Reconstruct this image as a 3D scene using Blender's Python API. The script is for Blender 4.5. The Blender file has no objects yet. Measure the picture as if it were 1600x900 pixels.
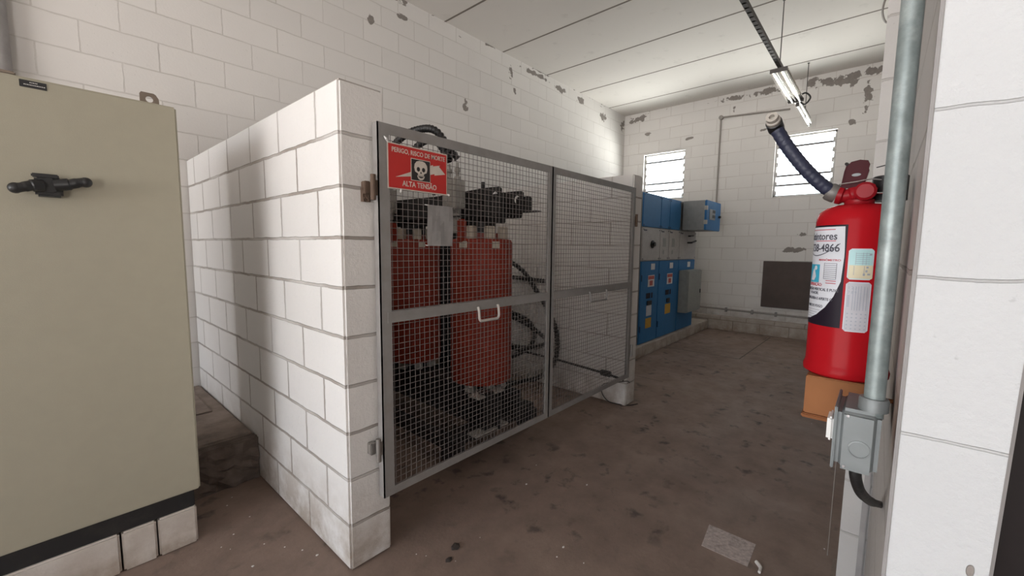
import bpy, bmesh, math, random
from mathutils import Vector, Matrix
random.seed(7)
PI = math.pi
scene = bpy.context.scene
COL = scene.collection

# ------------------------------------------------------------------ places (metres)
XP, YC, YW, ZC, XE = 0.786, 1.578, 3.99, 3.97, 7.85      # partition face, pillar face, left wall, ceiling, end wall
XR = -5.0                                                # rear wall
YR = -0.035                                              # room side of the thin right wall

# ------------------------------------------------------------------ materials
def new_mat(name):
    m = bpy.data.materials.new(name); m.use_nodes = True
    nt = m.node_tree
    return m, nt, nt.nodes['Principled BSDF']

def N(nt, t, **kw):
    n = nt.nodes.new(t)
    for k, v in kw.items(): setattr(n, k, v)
    return n

def math_node(nt, op, a, b=None, clamp=False):
    n = N(nt, 'ShaderNodeMath', operation=op); n.use_clamp = clamp
    for i, v in enumerate((a, b)):
        if v is None: continue
        if isinstance(v, (int, float)): n.inputs[i].default_value = v
        else: nt.links.new(v, n.inputs[i])
    return n.outputs[0]

def mixc(nt, fac, a, b):
    n = N(nt, 'ShaderNodeMix', data_type='RGBA')
    for i, v in ((0, fac), (6, a), (7, b)):
        if isinstance(v, (int, float)): n.inputs[i].default_value = v
        elif isinstance(v, (tuple, list)): n.inputs[i].default_value = (*v[:3], 1)
        else: nt.links.new(v, n.inputs[i])
    return n.outputs[2]

def noise(nt, vec, scale, detail=4, rough=.55, dist=0.0):
    n = N(nt, 'ShaderNodeTexNoise')
    n.inputs['Scale'].default_value = scale; n.inputs['Detail'].default_value = detail
    n.inputs['Roughness'].default_value = rough; n.inputs['Distortion'].default_value = dist
    if vec is not None: nt.links.new(vec, n.inputs['Vector'])
    return n.outputs['Fac']

def mapr(nt, v, a, b, c=0.0, d=1.0):
    n = N(nt, 'ShaderNodeMapRange'); n.clamp = True
    nt.links.new(v, n.inputs['Value'])
    for k, x in zip(('From Min', 'From Max', 'To Min', 'To Max'), (a, b, c, d)): n.inputs[k].default_value = x
    return n.outputs['Result']

def mat(name, col, rough=.5, metal=0.0, var=.08, scale=18, bump=0.0, bscale=120, spec=.5, dirt=None, dirt_amt=.5):
    """plain painted or metal surface with a faint procedural mottling"""
    m, nt, b = new_mat(name)
    tc = N(nt, 'ShaderNodeTexCoord').outputs['Object']
    f = noise(nt, tc, scale)
    c2 = tuple(max(0, c*(1-var*2)) for c in col)
    c = mixc(nt, mapr(nt, f, .3, .7), col, c2)
    if dirt:
        f2 = noise(nt, tc, scale*.35, 6, .65)
        c = mixc(nt, mapr(nt, f2, .52, .68, 0, dirt_amt), c, dirt)
    nt.links.new(c, b.inputs['Base Color'])
    b.inputs['Roughness'].default_value = rough; b.inputs['Metallic'].default_value = metal
    b.inputs['Specular IOR Level'].default_value = spec
    if bump:
        bn = N(nt, 'ShaderNodeBump'); bn.inputs['Strength'].default_value = bump; bn.inputs['Distance'].default_value = .004
        nt.links.new(noise(nt, tc, bscale, 5), bn.inputs['Height']); nt.links.new(bn.outputs[0], b.inputs['Normal'])
    return m

def block_mat(name, axis, uoff=0.0, voff=0.0, col=(.62, .59, .56), mortar=(.40, .36, .33), msize=.006, joint_bump=.6,
              peel=None, base_dirt=0.0, bw=.4, rh=.2, marks=(), fine=.35):
    """painted concrete block wall: brick pattern in metres along a world axis"""
    m, nt, b = new_mat(name)
    tc = N(nt, 'ShaderNodeTexCoord').outputs['Object']
    sx = N(nt, 'ShaderNodeSeparateXYZ'); nt.links.new(tc, sx.inputs[0])
    u = math_node(nt, 'ADD', sx.outputs[axis], uoff); v = math_node(nt, 'ADD', sx.outputs[2], voff)
    wob = math_node(nt, 'MULTIPLY', math_node(nt, 'SUBTRACT', noise(nt, tc, 9, 3), .5), .012)
    wob2 = math_node(nt, 'MULTIPLY', math_node(nt, 'SUBTRACT', noise(nt, tc, 23, 3), .5), .010)
    cv = N(nt, 'ShaderNodeCombineXYZ')
    nt.links.new(math_node(nt, 'ADD', u, wob2), cv.inputs[0]); nt.links.new(math_node(nt, 'ADD', v, wob), cv.inputs[1])
    br = N(nt, 'ShaderNodeTexBrick'); nt.links.new(cv.outputs[0], br.inputs['Vector'])
    br.offset = .5
    c2 = tuple(x*.93 for x in col)
    br.inputs['Color1'].default_value = (*col, 1); br.inputs['Color2'].default_value = (*c2, 1)
    br.inputs['Mortar'].default_value = (*mortar, 1)
    for k, x in (('Scale', 1), ('Mortar Size', msize), ('Mortar Smooth', .35), ('Bias', -.2), ('Brick Width', bw), ('Row Height', rh)):
        br.inputs[k].default_value = x
    c = br.outputs['Color']
    # the paint has filled some joints more than others
    filled = mapr(nt, noise(nt, tc, 2.3, 3), .40, .62)
    plain = mixc(nt, noise(nt, tc, 1.1, 2), col, c2)
    c = mixc(nt, math_node(nt, 'MULTIPLY', filled, .55), c, plain)
    # soft grime clouds
    g = mapr(nt, noise(nt, tc, .9, 6, .6), .45, .75, 0, .22)
    c = mixc(nt, g, c, tuple(x*.72 for x in col))
    sp = mapr(nt, noise(nt, tc, 55, 3), .70, .76, 0, .35)
    c = mixc(nt, sp, c, tuple(x*.55 for x in col))
    masks = []
    if peel:                                  # flaked paint just under the ceiling
        z0, amt = peel
        sq = N(nt, 'ShaderNodeMapping'); sq.inputs['Scale'].default_value = (1.6, 1.6, 3.4); nt.links.new(tc, sq.inputs[0])
        nz = noise(nt, sq.outputs[0], 2.6, 8, .62, .6)
        thr = math_node(nt, 'ADD', math_node(nt, 'MULTIPLY', math_node(nt, 'SUBTRACT', ZC, sx.outputs[2]), 1.0/z0*.22), amt)
        masks.append(math_node(nt, 'MULTIPLY', math_node(nt, 'SUBTRACT', nz, thr), 45, clamp=True))
    for (mu, mv, ru, rv) in marks:            # single flakes with a shape of their own
        du = math_node(nt, 'DIVIDE', math_node(nt, 'SUBTRACT', sx.outputs[axis], mu), ru)
        dv = math_node(nt, 'DIVIDE', math_node(nt, 'SUBTRACT', sx.outputs[2], mv), rv)
        d = math_node(nt, 'ADD', math_node(nt, 'MULTIPLY', du, du), math_node(nt, 'MULTIPLY', dv, dv))
        d = math_node(nt, 'ADD', d, math_node(nt, 'MULTIPLY', math_node(nt, 'SUBTRACT', noise(nt, tc, 11, 3, .6), .5), 5.5))
        masks.append(math_node(nt, 'MULTIPLY', math_node(nt, 'SUBTRACT', .75, d), 5, clamp=True))
    mk = None
    for x in masks: mk = x if mk is None else math_node(nt, 'MAXIMUM', mk, x)
    if mk is not None:
        raw = mixc(nt, noise(nt, tc, 30, 4), (.20, .18, .165), (.30, .27, .25))
        c = mixc(nt, mk, c, raw)
    if base_dirt:
        h = mapr(nt, sx.outputs[2], 0.0, base_dirt, 1, 0)
        k = math_node(nt, 'MULTIPLY', h, mapr(nt, noise(nt, tc, 7, 6, .65), .30, .62))
        c = mixc(nt, math_node(nt, 'MULTIPLY', k, .75), c, (.24, .17, .11))
    nt.links.new(c, b.inputs['Base Color'])
    b.inputs['Roughness'].default_value = .75; b.inputs['Specular IOR Level'].default_value = .25
    hgt = math_node(nt, 'MULTIPLY', math_node(nt, 'SUBTRACT', 1.0, br.outputs['Fac']), 1.0)
    hgt = math_node(nt, 'ADD', hgt, math_node(nt, 'MULTIPLY', noise(nt, tc, 70, 6, .6), fine))
    if mk is not None: hgt = math_node(nt, 'SUBTRACT', hgt, math_node(nt, 'MULTIPLY', mk, .6))
    bn = N(nt, 'ShaderNodeBump'); bn.inputs['Strength'].default_value = joint_bump; bn.inputs['Distance'].default_value = .005
    nt.links.new(hgt, bn.inputs['Height']); nt.links.new(bn.outputs[0], b.inputs['Normal'])
    return m

def floor_mat():
    m, nt, b = new_mat('dusty_concrete_floor')
    tc = N(nt, 'ShaderNodeTexCoord').outputs['Object']
    c = mixc(nt, mapr(nt, noise(nt, tc, .8, 5), .35, .65), (.225, .162, .132), (.30, .222, .182))
    c = mixc(nt, mapr(nt, noise(nt, tc, 6, 8, .65), .35, .75, 0, .5), c, (.11, .080, .065))
    st = math_node(nt, 'MULTIPLY', mapr(nt, noise(nt, tc, 9, 5, .55, .15), .57, .68), mapr(nt, noise(nt, tc, 1.1, 2), .40, .55))
    c = mixc(nt, math_node(nt, 'MULTIPLY', st, .8), c, (.045, .036, .032))
    dust = mapr(nt, noise(nt, tc, 1.7, 7, .7), .55, .75, 0, .35)
    c = mixc(nt, dust, c, (.24, .19, .155))
    gr = mapr(nt, noise(nt, tc, 160, 2), .69, .75, 0, .5)
    c = mixc(nt, gr, c, (.33, .29, .26))
    nt.links.new(c, b.inputs['Base Color'])
    nt.links.new(mapr(nt, noise(nt, tc, 3, 5), .3, .7, .5, .75), b.inputs['Roughness'])
    b.inputs['Specular IOR Level'].default_value = .35
    bn = N(nt, 'ShaderNodeBump'); bn.inputs['Strength'].default_value = .35; bn.inputs['Distance'].default_value = .004
    nt.links.new(noise(nt, tc, 60, 8, .65), bn.inputs['Height']); nt.links.new(bn.outputs[0], b.inputs['Normal'])
    return m

def ceiling_mat():
    m, nt, b = new_mat('precast_ceiling_paint')
    tc = N(nt, 'ShaderNodeTexCoord').outputs['Object']
    c = mixc(nt, noise(nt, tc, 1.2, 5), (.76, .725, .685), (.70, .665, .63))
    c = mixc(nt, mapr(nt, noise(nt, tc, 5, 7, .65), .60, .72, 0, .25), c, (.40, .37, .34))
    nt.links.new(c, b.inputs['Base Color']); b.inputs['Roughness'].default_value = .85
    b.inputs['Specular IOR Level'].default_value = .2
    return m

def glass_mat():
    m, nt, b = new_mat('louvre_glass')
    nt.nodes.remove(b)
    tr = N(nt, 'ShaderNodeBsdfTransparent'); tr.inputs[0].default_value = (.93, .96, .96, 1)
    gl = N(nt, 'ShaderNodeBsdfGlossy'); gl.inputs['Roughness'].default_value = .08
    mx = N(nt, 'ShaderNodeMixShader')
    tc = N(nt, 'ShaderNodeTexCoord').outputs['Object']
    nt.links.new(mapr(nt, noise(nt, tc, 12), .3, .7, .05, .10), mx.inputs[0])
    nt.links.new(tr.outputs[0], mx.inputs[1]); nt.links.new(gl.outputs[0], mx.inputs[2])
    nt.links.new(mx.outputs[0], nt.nodes['Material Output'].inputs[0])
    return m

WHITE = (.74, .715, .69)
PEEL_LEFT = ((1.95, 3.85, 0.128, 0.049), (2.35, 3.62, 0.04, 0.049), (2.72, 3.80, 0.064, 0.035), (3.62, 3.12, 0.048, 0.07), (4.55, 3.55, 0.04, 0.07), (5.0, 3.90, 0.36, 0.035),
             (4.45, 3.78, 0.04, 0.112), (5.62, 3.86, 0.16, 0.049), (6.25, 3.84, 0.128, 0.063), (7.0, 3.75, 0.128, 0.084), (7.76, 3.78, 0.096, 0.112))
PEEL_END = ((3.72, 3.86, .22, .06), (3.5, 3.55, .07, .03), (2.0, 3.89, .26, .04), (1.55, 3.88, .24, .05), (.95, 3.88, .16, .06), (.62, 3.82, .26, .10), (.22, 3.86, .26, .07),
            (.30, 3.55, .07, .20), (2.02, 3.70, .05, .07), (3.3, 3.05, .05, .03), (2.75, 3.35, .08, .03), (1.05, 1.38, .14, .05), (.55, 1.44, .12, .06), (.45, 3.2, .05, .05),
            (1.5, 3.30, .12, .03), (.95, 1.62, .1, .03))
M = dict(
    left=block_mat('painted_blocks_left', 0, -.268, 0, WHITE, (.57, .54, .51), .005, .5, peel=(.25, .575), marks=PEEL_LEFT),
    end=block_mat('painted_blocks_end', 1, .12, 0, (.74, .715, .69), (.58, .54, .51), .006, .4, peel=(.25, .60), marks=PEEL_END, base_dirt=.5),
    part_side=block_mat('painted_blocks_partition', 1, -YC+.2, 0, (.75, .735, .72), (.34, .30, .27), .0075, 1.0, base_dirt=.42, fine=.55),
    part_far=block_mat('painted_blocks_far_partition', 1, -YC+.2, 0, (.73, .705, .68), (.46, .42, .39), .006, .8, base_dirt=.35),
    part_end=block_mat('painted_blocks_partition_end', 0, 5, 0, (.73, .705, .68), (.28, .245, .215), .0075, 1.0, base_dirt=.42, fine=.55, bw=40),
    jamb=block_mat('painted_blocks_jamb', 1, 3.3, -.137, (.575, .59, .605), (.40, .40, .40), .0022, .8, fine=.9, bw=9.0, marks=((-.108, .985, .005, .011),)),
    right=block_mat('painted_blocks_right', 0, 0, -.137, (.55, .535, .52), (.40, .38, .36), .005, .7, fine=.6),
    rear=block_mat('painted_blocks_rear', 1, 0, 0, WHITE, (.45, .42, .39), .006, .5),
    kerb=block_mat('painted_kerb', 0, 0, .03, (.52, .475, .43), (.25, .21, .18), .007, .9, base_dirt=.30),
    cab_kerb=block_mat('cabinet_base_blocks', 0, 3, 1, (.60, .555, .51), (.25, .21, .18), .004, .9, base_dirt=.25, bw=9, rh=9),
    kerb_y=block_mat('painted_kerb_across', 1, 0, .03, (.50, .455, .41), (.25, .21, .18), .007, .9, base_dirt=.40),
    floor=floor_mat(), ceiling=ceiling_mat(), glass=glass_mat(),
    seam=mat('dark_joint', (.09, .075, .06), .9), cseam=mat('ceiling_joint', (.24, .21, .18), .9),
    beige=mat('beige_enamel', (.36, .335, .26), .5, var=.02, bump=.12, bscale=420),
    beige_dark=mat('beige_enamel_edge', (.25, .225, .17), .5, var=.03),
    black=mat('black_plastic', (.016, .016, .017), .42),
    black_paint=mat('black_enamel', (.014, .014, .015), .5, dirt=(.07, .06, .05), dirt_amt=.3),
    steel_eye=mat('brownish_steel', (.24, .19, .15), .5, .3),
    white_text=mat('white_print', (.72, .70, .68), .6),
    gate=mat('grey_painted_steel', (.27, .255, .245), .55, .0, dirt=(.22, .19, .175)),
    wire=mat('galvanised_wire', (.195, .172, .165), .65, .0, spec=.2), pull=mat('pale_handle', (.55, .50, .46), .5),
    hinge=mat('worn_steel', (.36, .34, .32), .4, .7, dirt=(.14, .09, .06)),
    rust=mat('rusty_steel', (.13, .085, .06), .8, .2),
    sign_red=mat('sign_red', (.50, .028, .024), .45, var=.03),
    sign_white=mat('sign_cream', (.62, .55, .48), .5),
    sign_black=mat('sign_black', (.03, .025, .024), .5),
    paper=mat('grey_paper', (.52, .50, .49), .8),
    paper_floor=mat('dusty_paper', (.58, .50, .47), .9, var=.22, scale=60, dirt=(.18, .15, .13)),
    tape=mat('white_tie', (.70, .68, .66), .5),
    resin=mat('orange_resin', (.25, .023, .007), .65, var=.06, dirt=(.30, .045, .03), dirt_amt=.5),
    resin_dark=mat('red_resin', (.20, .02, .012), .5),
    core=mat('dark_core_steel', (.022, .020, .020), .55, .2),
    spacer=mat('pale_spacer', (.50, .44, .36), .7),
    tin=mat('tinned_bar', (.42, .40, .37), .5, .3, dirt=(.26, .24, .21)),
    cable=mat('black_cable', (.013, .012, .012), .5, bump=.3),
    concrete=mat('rough_concrete', (.33, .265, .225), .9, var=.2, scale=9, bump=.8, bscale=40, dirt=(.10, .078, .065)),
    stone=mat('dark_broken_concrete', (.15, .115, .096), .95, var=.25, scale=12, bump=1.0, bscale=35, dirt=(.18, .145, .12)),
    blue=mat('blue_enamel', (.038, .165, .37), .5, var=.04, spec=.18),
    blue_dark=mat('blue_enamel_frame', (.02, .075, .17), .5),
    grey_side=mat('galvanised_sheet', (.27, .275, .27), .45, .35),
    grey_panel=mat('light_grey_enamel', (.44, .42, .405), .5),
    grey_box=mat('grey_green_enamel', (.30, .31, .29), .5),
    yellow=mat('yellow_sticker', (.58, .33, .04), .6), red_st=mat('red_sticker', (.5, .10, .08), .6), white_st=mat('white_sticker', (.72, .70, .68), .6),
    brown_board=mat('dark_brown_board', (.088, .060, .050), .6, var=.12, scale=5),
    conduit_far=mat('painted_conduit', (.34, .31, .285), .55, .2),
    conduit=mat('galvanised_conduit', (.275, .325, .325), .42, .25, var=.18, scale=45, dirt=(.52, .56, .56), dirt_amt=.35),
    cast=mat('grey_cast_box', (.20, .22, .225), .5, .25, var=.1),
    rail=mat('perforated_rail_steel', (.12, .11, .105), .55, .4),
    lamp_white=mat('white_lamp_enamel', (.78, .76, .73), .35), reflector=mat('mirror_reflector', (.70, .67, .63), .16, .95, var=.03), tube=mat('unlit_tube', (.86, .85, .83), .2),
    ext_red=mat('extinguisher_red', (.36, .008, .013), .25, var=.02, spec=.06), ext_red2=mat('valve_red', (.28, .008, .014), .35, spec=.15),
    ext_dark=mat('lever_maroon', (.055, .006, .010), .6, spec=.2),
    label_white=mat('label_white', (.62, .64, .69), .5, spec=.2), label_dark=mat('label_dark', (.014, .009, .017), .45, spec=.15),
    label_blue=mat('label_blue', (.04, .36, .52), .5), label_red=mat('label_red', (.45, .05, .07), .5), print_dark=mat('label_print', (.06, .06, .08), .5),
    st_blue=mat('sticker_pale_blue', (.42, .66, .68), .5), st_cream=mat('sticker_cream', (.66, .60, .42), .5), st_grey=mat('sticker_grey', (.50, .50, .54), .5, spec=.2), st_line=mat('sticker_lines', (.33, .36, .42), .5),
    chrome=mat('bright_steel', (.62, .62, .62), .25, .9),
    hose=mat('blue_black_hose', (.022, .026, .055), .5, bump=.4, bscale=90), nozzle=mat('grey_nozzle', (.42, .39, .35), .5), nut=mat('dull_nut', (.16, .15, .14), .5, .3),
    wood=mat('orange_plywood', (.30, .125, .050), .7, var=.10, scale=14, spec=.2), wood_dark=mat('plywood_edge', (.24, .09, .034), .7, spec=.2),
    switch=mat('white_switch', (.74, .74, .72), .4),
    frame_grey=mat('grey_door_frame', (.34, .325, .32), .6), room_dark=mat('dark_room_fill', (.018, .013, .013), .6, spec=.25),
    alum=mat('window_frame_paint', (.40, .385, .37), .5), flake=mat('paint_flake', (.74, .71, .68), .8), leaf=mat('dry_dark_crumb', (.04, .03, .025), .9),
)

# ------------------------------------------------------------------ mesh helpers
OFF = {}
def root(name, label, cat, loc=(0, 0, 0), group=None):
    o = bpy.data.objects.new(name, None); o.empty_display_size = .05
    COL.objects.link(o); o.location = loc; OFF[o] = Vector(loc)
    o['label'] = label; o['category'] = cat
    if group: o['group'] = group
    return o

def obj(name, bm, m, parent=None, smooth=False, label=None, cat=None, group=None, kind=None, base=None):
    """link a bmesh given in world coordinates as one mesh object"""
    off = OFF[parent] if parent is not None else Vector(base) if base else Vector((0, 0, 0))
    bmesh.ops.translate(bm, verts=bm.verts, vec=-off)
    bmesh.ops.recalc_face_normals(bm, faces=bm.faces)
    me = bpy.data.meshes.new(name); bm.to_mesh(me); bm.free()
    for x in (m if isinstance(m, (list, tuple)) else [m]): me.materials.append(x)
    if smooth:
        for p in me.polygons: p.use_smooth = True
        try: me.set_sharp_from_angle(angle=math.radians(40))
        except Exception: pass
    o = bpy.data.objects.new(name, me); COL.objects.link(o)
    if parent is not None: o.parent = parent
    else: o.location = off
    OFF[o] = off
    for k, v in (('label', label), ('category', cat), ('group', group), ('kind', kind)):
        if v: o[k] = v
    return o

def each(name, bm, m, parent, **kw):
    """one object for every loose piece of the bmesh"""
    todo = set(bm.verts); out = []
    while todo:
        st = [todo.pop()]; isl = set(st)
        while st:
            v = st.pop()
            for e in v.link_edges:
                w = e.other_vert(v)
                if w not in isl: isl.add(w); st.append(w)
        todo -= isl
        t = bmesh.new(); mp = {v: t.verts.new(v.co) for v in isl}
        fs = {f for v in isl for f in v.link_faces}
        for f in fs: t.faces.new([mp[v] for v in f.verts])
        out.append(obj(name, t, m, parent, **kw))
    bm.free(); return out

def B(): return bmesh.new()

def box(bm, x0, x1, y0, y1, z0, z1, bev=0.0, mi=0, seg=2):
    t = bmesh.new()
    bmesh.ops.create_cube(t, size=1)
    bmesh.ops.scale(t, vec=(x1-x0, y1-y0, z1-z0), verts=t.verts)
    bmesh.ops.translate(t, vec=((x0+x1)/2, (y0+y1)/2, (z0+z1)/2), verts=t.verts)
    if bev: bmesh.ops.bevel(t, geom=t.edges[:], offset=bev, segments=seg, affect='EDGES', clamp_overlap=True)
    return join(bm, t, mi)

def join(bm, t, mi=0, mtx=None):
    if mtx is not None: bmesh.ops.transform(t, matrix=mtx, verts=t.verts)
    mp = {v: bm.verts.new(v.co) for v in t.verts}
    for f in t.faces:
        try:
            g = bm.faces.new([mp[v] for v in f.verts]); g.material_index = mi
        except ValueError: pass
    t.free(); return bm

def rbox(bm, c, size, rot, bev=0.0, mi=0):
    t = bmesh.new(); bmesh.ops.create_cube(t, size=1); bmesh.ops.scale(t, vec=size, verts=t.verts)
    if bev: bmesh.ops.bevel(t, geom=t.edges[:], offset=bev, segments=2, affect='EDGES', clamp_overlap=True)
    return join(bm, t, mi, Matrix.Translation(c) @ rot.to_matrix().to_4x4() if hasattr(rot, 'to_matrix') else Matrix.Translation(c) @ rot)

def spline(pts, n=8):
    P = [Vector(p) for p in pts]; out = []
    Q = [2*P[0]-P[1]] + P + [2*P[-1]-P[-2]]
    for i in range(1, len(Q)-2):
        a, b, c, d = Q[i-1:i+3]
        for k in range(n):
            t = k/n
            out.append(.5*((2*b)+(c-a)*t+(2*a-5*b+4*c-d)*t*t+(3*b-a-3*c+d)*t**3))
    out.append(P[-1]); return out

def tube(bm, pts, r, seg=10, cap=True, mi=0):
    """round bar along a path; r a number or a list"""
    P = [Vector(p) for p in pts]; n = len(P)
    R = r if isinstance(r, (list, tuple)) else [r]*n
    prev = None; rings = []
    for i in range(n):
        d = (P[min(i+1, n-1)]-P[max(i-1, 0)]).normalized()
        if prev is None:
            a = Vector((0, 0, 1)) if abs(d.z) < .9 else Vector((1, 0, 0))
            u = d.cross(a).normalized()
        else:
            u = (prev-d*prev.dot(d)).normalized()
        prev = u; w = d.cross(u)
        rings.append([bm.verts.new(P[i]+R[i]*(math.cos(2*PI*k/seg)*u+math.sin(2*PI*k/seg)*w)) for k in range(seg)])
    for a, b in zip(rings, rings[1:]):
        for k in range(seg):
            f = bm.faces.new((a[k], a[(k+1) % seg], b[(k+1) % seg], b[k])); f.material_index = mi
    if cap:
        for rg in (rings[0][::-1], rings[-1]):
            f = bm.faces.new(rg); f.material_index = mi
    return bm

def corrugated(pts, r, pitch, seg=10, amp=.16, n=14):
    S = spline(pts, n); out = [S[0]]; acc = 0
    L = [0]
    for a, b in zip(S, S[1:]): L.append(L[-1]+(b-a).length)
    tot = L[-1]; m = max(4, int(tot/pitch*4)); pp = []; rr = []; j = 0
    for i in range(m+1):
        s = tot*i/m
        while j < len(L)-2 and L[j+1] < s: j += 1
        t = (s-L[j])/max(1e-9, L[j+1]-L[j]); pp.append(S[j].lerp(S[j+1], t)); rr.append(r*(1+amp*math.cos(i*PI/2)))
    bm = B(); tube(bm, pp, rr, seg); return bm

def lathe(bm, prof, c, seg=32, mi=0, axis=None):
    """profile of (radius, height) about a vertical axis (or a given rotation)"""
    t = bmesh.new(); rings = []
    for r, z in prof:
        if r < 1e-6: rings.append([t.verts.new((0, 0, z))])
        else: rings.append([t.verts.new((r*math.cos(2*PI*k/seg), r*math.sin(2*PI*k/seg), z)) for k in range(seg)])
    for a, b in zip(rings, rings[1:]):
        for k in range(seg):
            if len(a) == 1 and len(b) == 1: continue
            if len(a) == 1: t.faces.new((a[0], b[k], b[(k+1) % seg]))
            elif len(b) == 1: t.faces.new((a[k], a[(k+1) % seg], b[0]))
            else: t.faces.new((a[k], a[(k+1) % seg], b[(k+1) % seg], b[k]))
    if len(rings[0]) > 1: t.faces.new(rings[0][::-1])
    if len(rings[-1]) > 1: t.faces.new(rings[-1])
    mt = Matrix.Translation(c)
    if axis is not None: mt = mt @ Vector((0, 0, 1)).rotation_difference(Vector(axis)).to_matrix().to_4x4()
    return join(bm, t, mi, mt)

def prism(bm, poly, place, depth, mi=0):
    """2D outline extruded; place(u, v, w) gives the world point"""
    a = [bm.verts.new(place(u, v, 0)) for u, v in poly]; b = [bm.verts.new(place(u, v, depth)) for u, v in poly]
    n = len(poly)
    for f in ([a[::-1], b] + [[a[i], a[(i+1) % n], b[(i+1) % n], b[i]] for i in range(n)]):
        g = bm.faces.new(f); g.material_index = mi
    return bm

def text_bm(s, size, place, depth=.0006, align='LEFT', bold=0.0, squeeze=1.0):
    """letters as a mesh; place(u, v, w) maps the flat layout into the world"""
    cu = bpy.data.curves.new('lettering', 'FONT'); cu.body = s; cu.size = size; cu.align_x = align; cu.extrude = depth; cu.offset = bold
    cu.resolution_u = 3
    ob = bpy.data.objects.new('lettering', cu)
    me = bpy.data.meshes.new_from_object(ob)
    bm = bmesh.new(); bm.from_mesh(me)
    for v in bm.verts: v.co = Vector(place(v.co.x*squeeze, v.co.y, v.co.z))
    bpy.data.objects.remove(ob); bpy.data.curves.remove(cu); bpy.data.meshes.remove(me)
    return bm

def merge(bm, other): return join(bm, other)

def ellipse(cx, cy, rx, ry, n=24): return [(cx+rx*math.cos(2*PI*k/n), cy+ry*math.sin(2*PI*k/n)) for k in range(n)]

# ------------------------------------------------------------------ the setting
def struct(name, bm, m, **kw): return obj(name, bm, m, kind='structure', **kw)

bm = B(); box(bm, XR-6, XE+.2, -3.2, YW+.2, -.12, 0); struct('floor', bm, M['floor'], label='dusty brown concrete floor of the room', cat='floor')
bm = B(); box(bm, XR-.2, XE+.2, -3.2, YW+.2, ZC, ZC+.15)
ceil = struct('ceiling', bm, M['ceiling'], label='off-white ceiling of flat precast slabs', cat='ceiling')
bm = B()
for xs in (-3.7, -2.7, -1.7, -.7, .3, 1.3, 2.3, 3.3, 4.29, 5.27, 6.2, 7.2): box(bm, xs-.012, xs+.012, -3, YW, ZC-.0015, ZC+.001)
obj('joint_line', bm, M['cseam'], ceil)
bm = B(); box(bm, XR-.2, XE+.2, YW, YW+.2, 0, ZC); struct('wall_left', bm, M['left'], label='long white painted block wall behind the enclosure', cat='wall')

# end wall with two window openings
W1 = (2.785, 3.565, 2.30, 3.16); W2 = (.61, 1.385, 2.215, 3.15)
bm = B()
def strip(y0, y1, z0, z1): box(bm, XE, XE+.2, y0, y1, z0, z1)
strip(-.2, W2[0], 0, ZC); strip(W2[1], W1[0], 0, ZC); strip(W1[1], YW+.2, 0, ZC)
for w in (W1, W2): strip(w[0], w[1], 0, w[2]); strip(w[0], w[1], w[3], ZC)
struct('wall_end', bm, M['end'], label='white block end wall with two louvred windows', cat='wall')

def louvre(name, w, label, cuts):
    y0, y1, z0, z1 = w
    bm = B(); t = .026
    box(bm, XE+.05, XE+.09, y0, y0+t, z0, z1); box(bm, XE+.05, XE+.09, y1-t, y1, z0, z1)
    box(bm, XE+.05, XE+.09, y0, y1, z0, z0+t); box(bm, XE+.05, XE+.09, y0, y1, z1-t, z1)
    n = 6; h = (z1-z0-2*t)/n
    for i in range(n):                                    # clips that carry the blades
        zc = z0+t+h*(i+.5)
        for yy in (y0+t, y1-t-.018): rbox(bm, Vector((XE+.045, yy+.009, zc-h*.25)), (.012, .022, h*.5), Matrix.Rotation(math.radians(18), 4, 'Y'))
    wf = struct(name, bm, M['alum'], label=label, cat='window')
    for i in range(n):
        zc = z0+t+h*(i+.5)
        bm = B(); rbox(bm, Vector((XE+.06, (y0+y1)/2, zc)), (.005, y1-y0-2*t, h*1.06), Matrix.Rotation(math.radians(14), 4, 'Y'), .001)
        g = obj('glass_blade', bm, M['glass'], wf)
        if i in cuts:
            bm = B(); box(bm, XE+.036, XE+.046, y0+t, y1-t, zc-h*.55, zc-h*.55+.028)
            obj('blade_edge', bm, M['rail'], g)
    return wf
louvre('window_1', W1, 'smaller-looking louvred window above the blue cubicles', (1, 2, 5))
louvre('window_2', W2, 'louvred window crossed by the dark hose of the extinguisher', (1, 2, 5))

bm = B(); tube(bm, [(-.075, YW-.05, 0), (-.075, YW-.05, ZC)], .045, 16); struct('trim_6', bm, M['frame_grey'], smooth=True, label='grey pipe running up the wall at the far left edge', cat='trim')

# enclosure partitions
def partition(name, x0, x1, z1, label, side='part_side'):
    bm = B()
    box(bm, x0, x1, YC, YW, 0, z1, .009, 0)
    bm.normal_update()
    for f in bm.faces: f.material_index = 1 if abs(f.normal.y) > .6 else 0
    return struct(name, bm, [M[side], M['part_end']], label=label, cat='wall')
partition('partition_wall', XP, .98, 2.0, 'nearer white block partition of the cage, shadowed by the cabinet')
partition('partition_wall_far', 3.3, 3.47, 1.985, 'farther white block partition between the cage and the blue cubicles', 'part_far')

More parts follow.
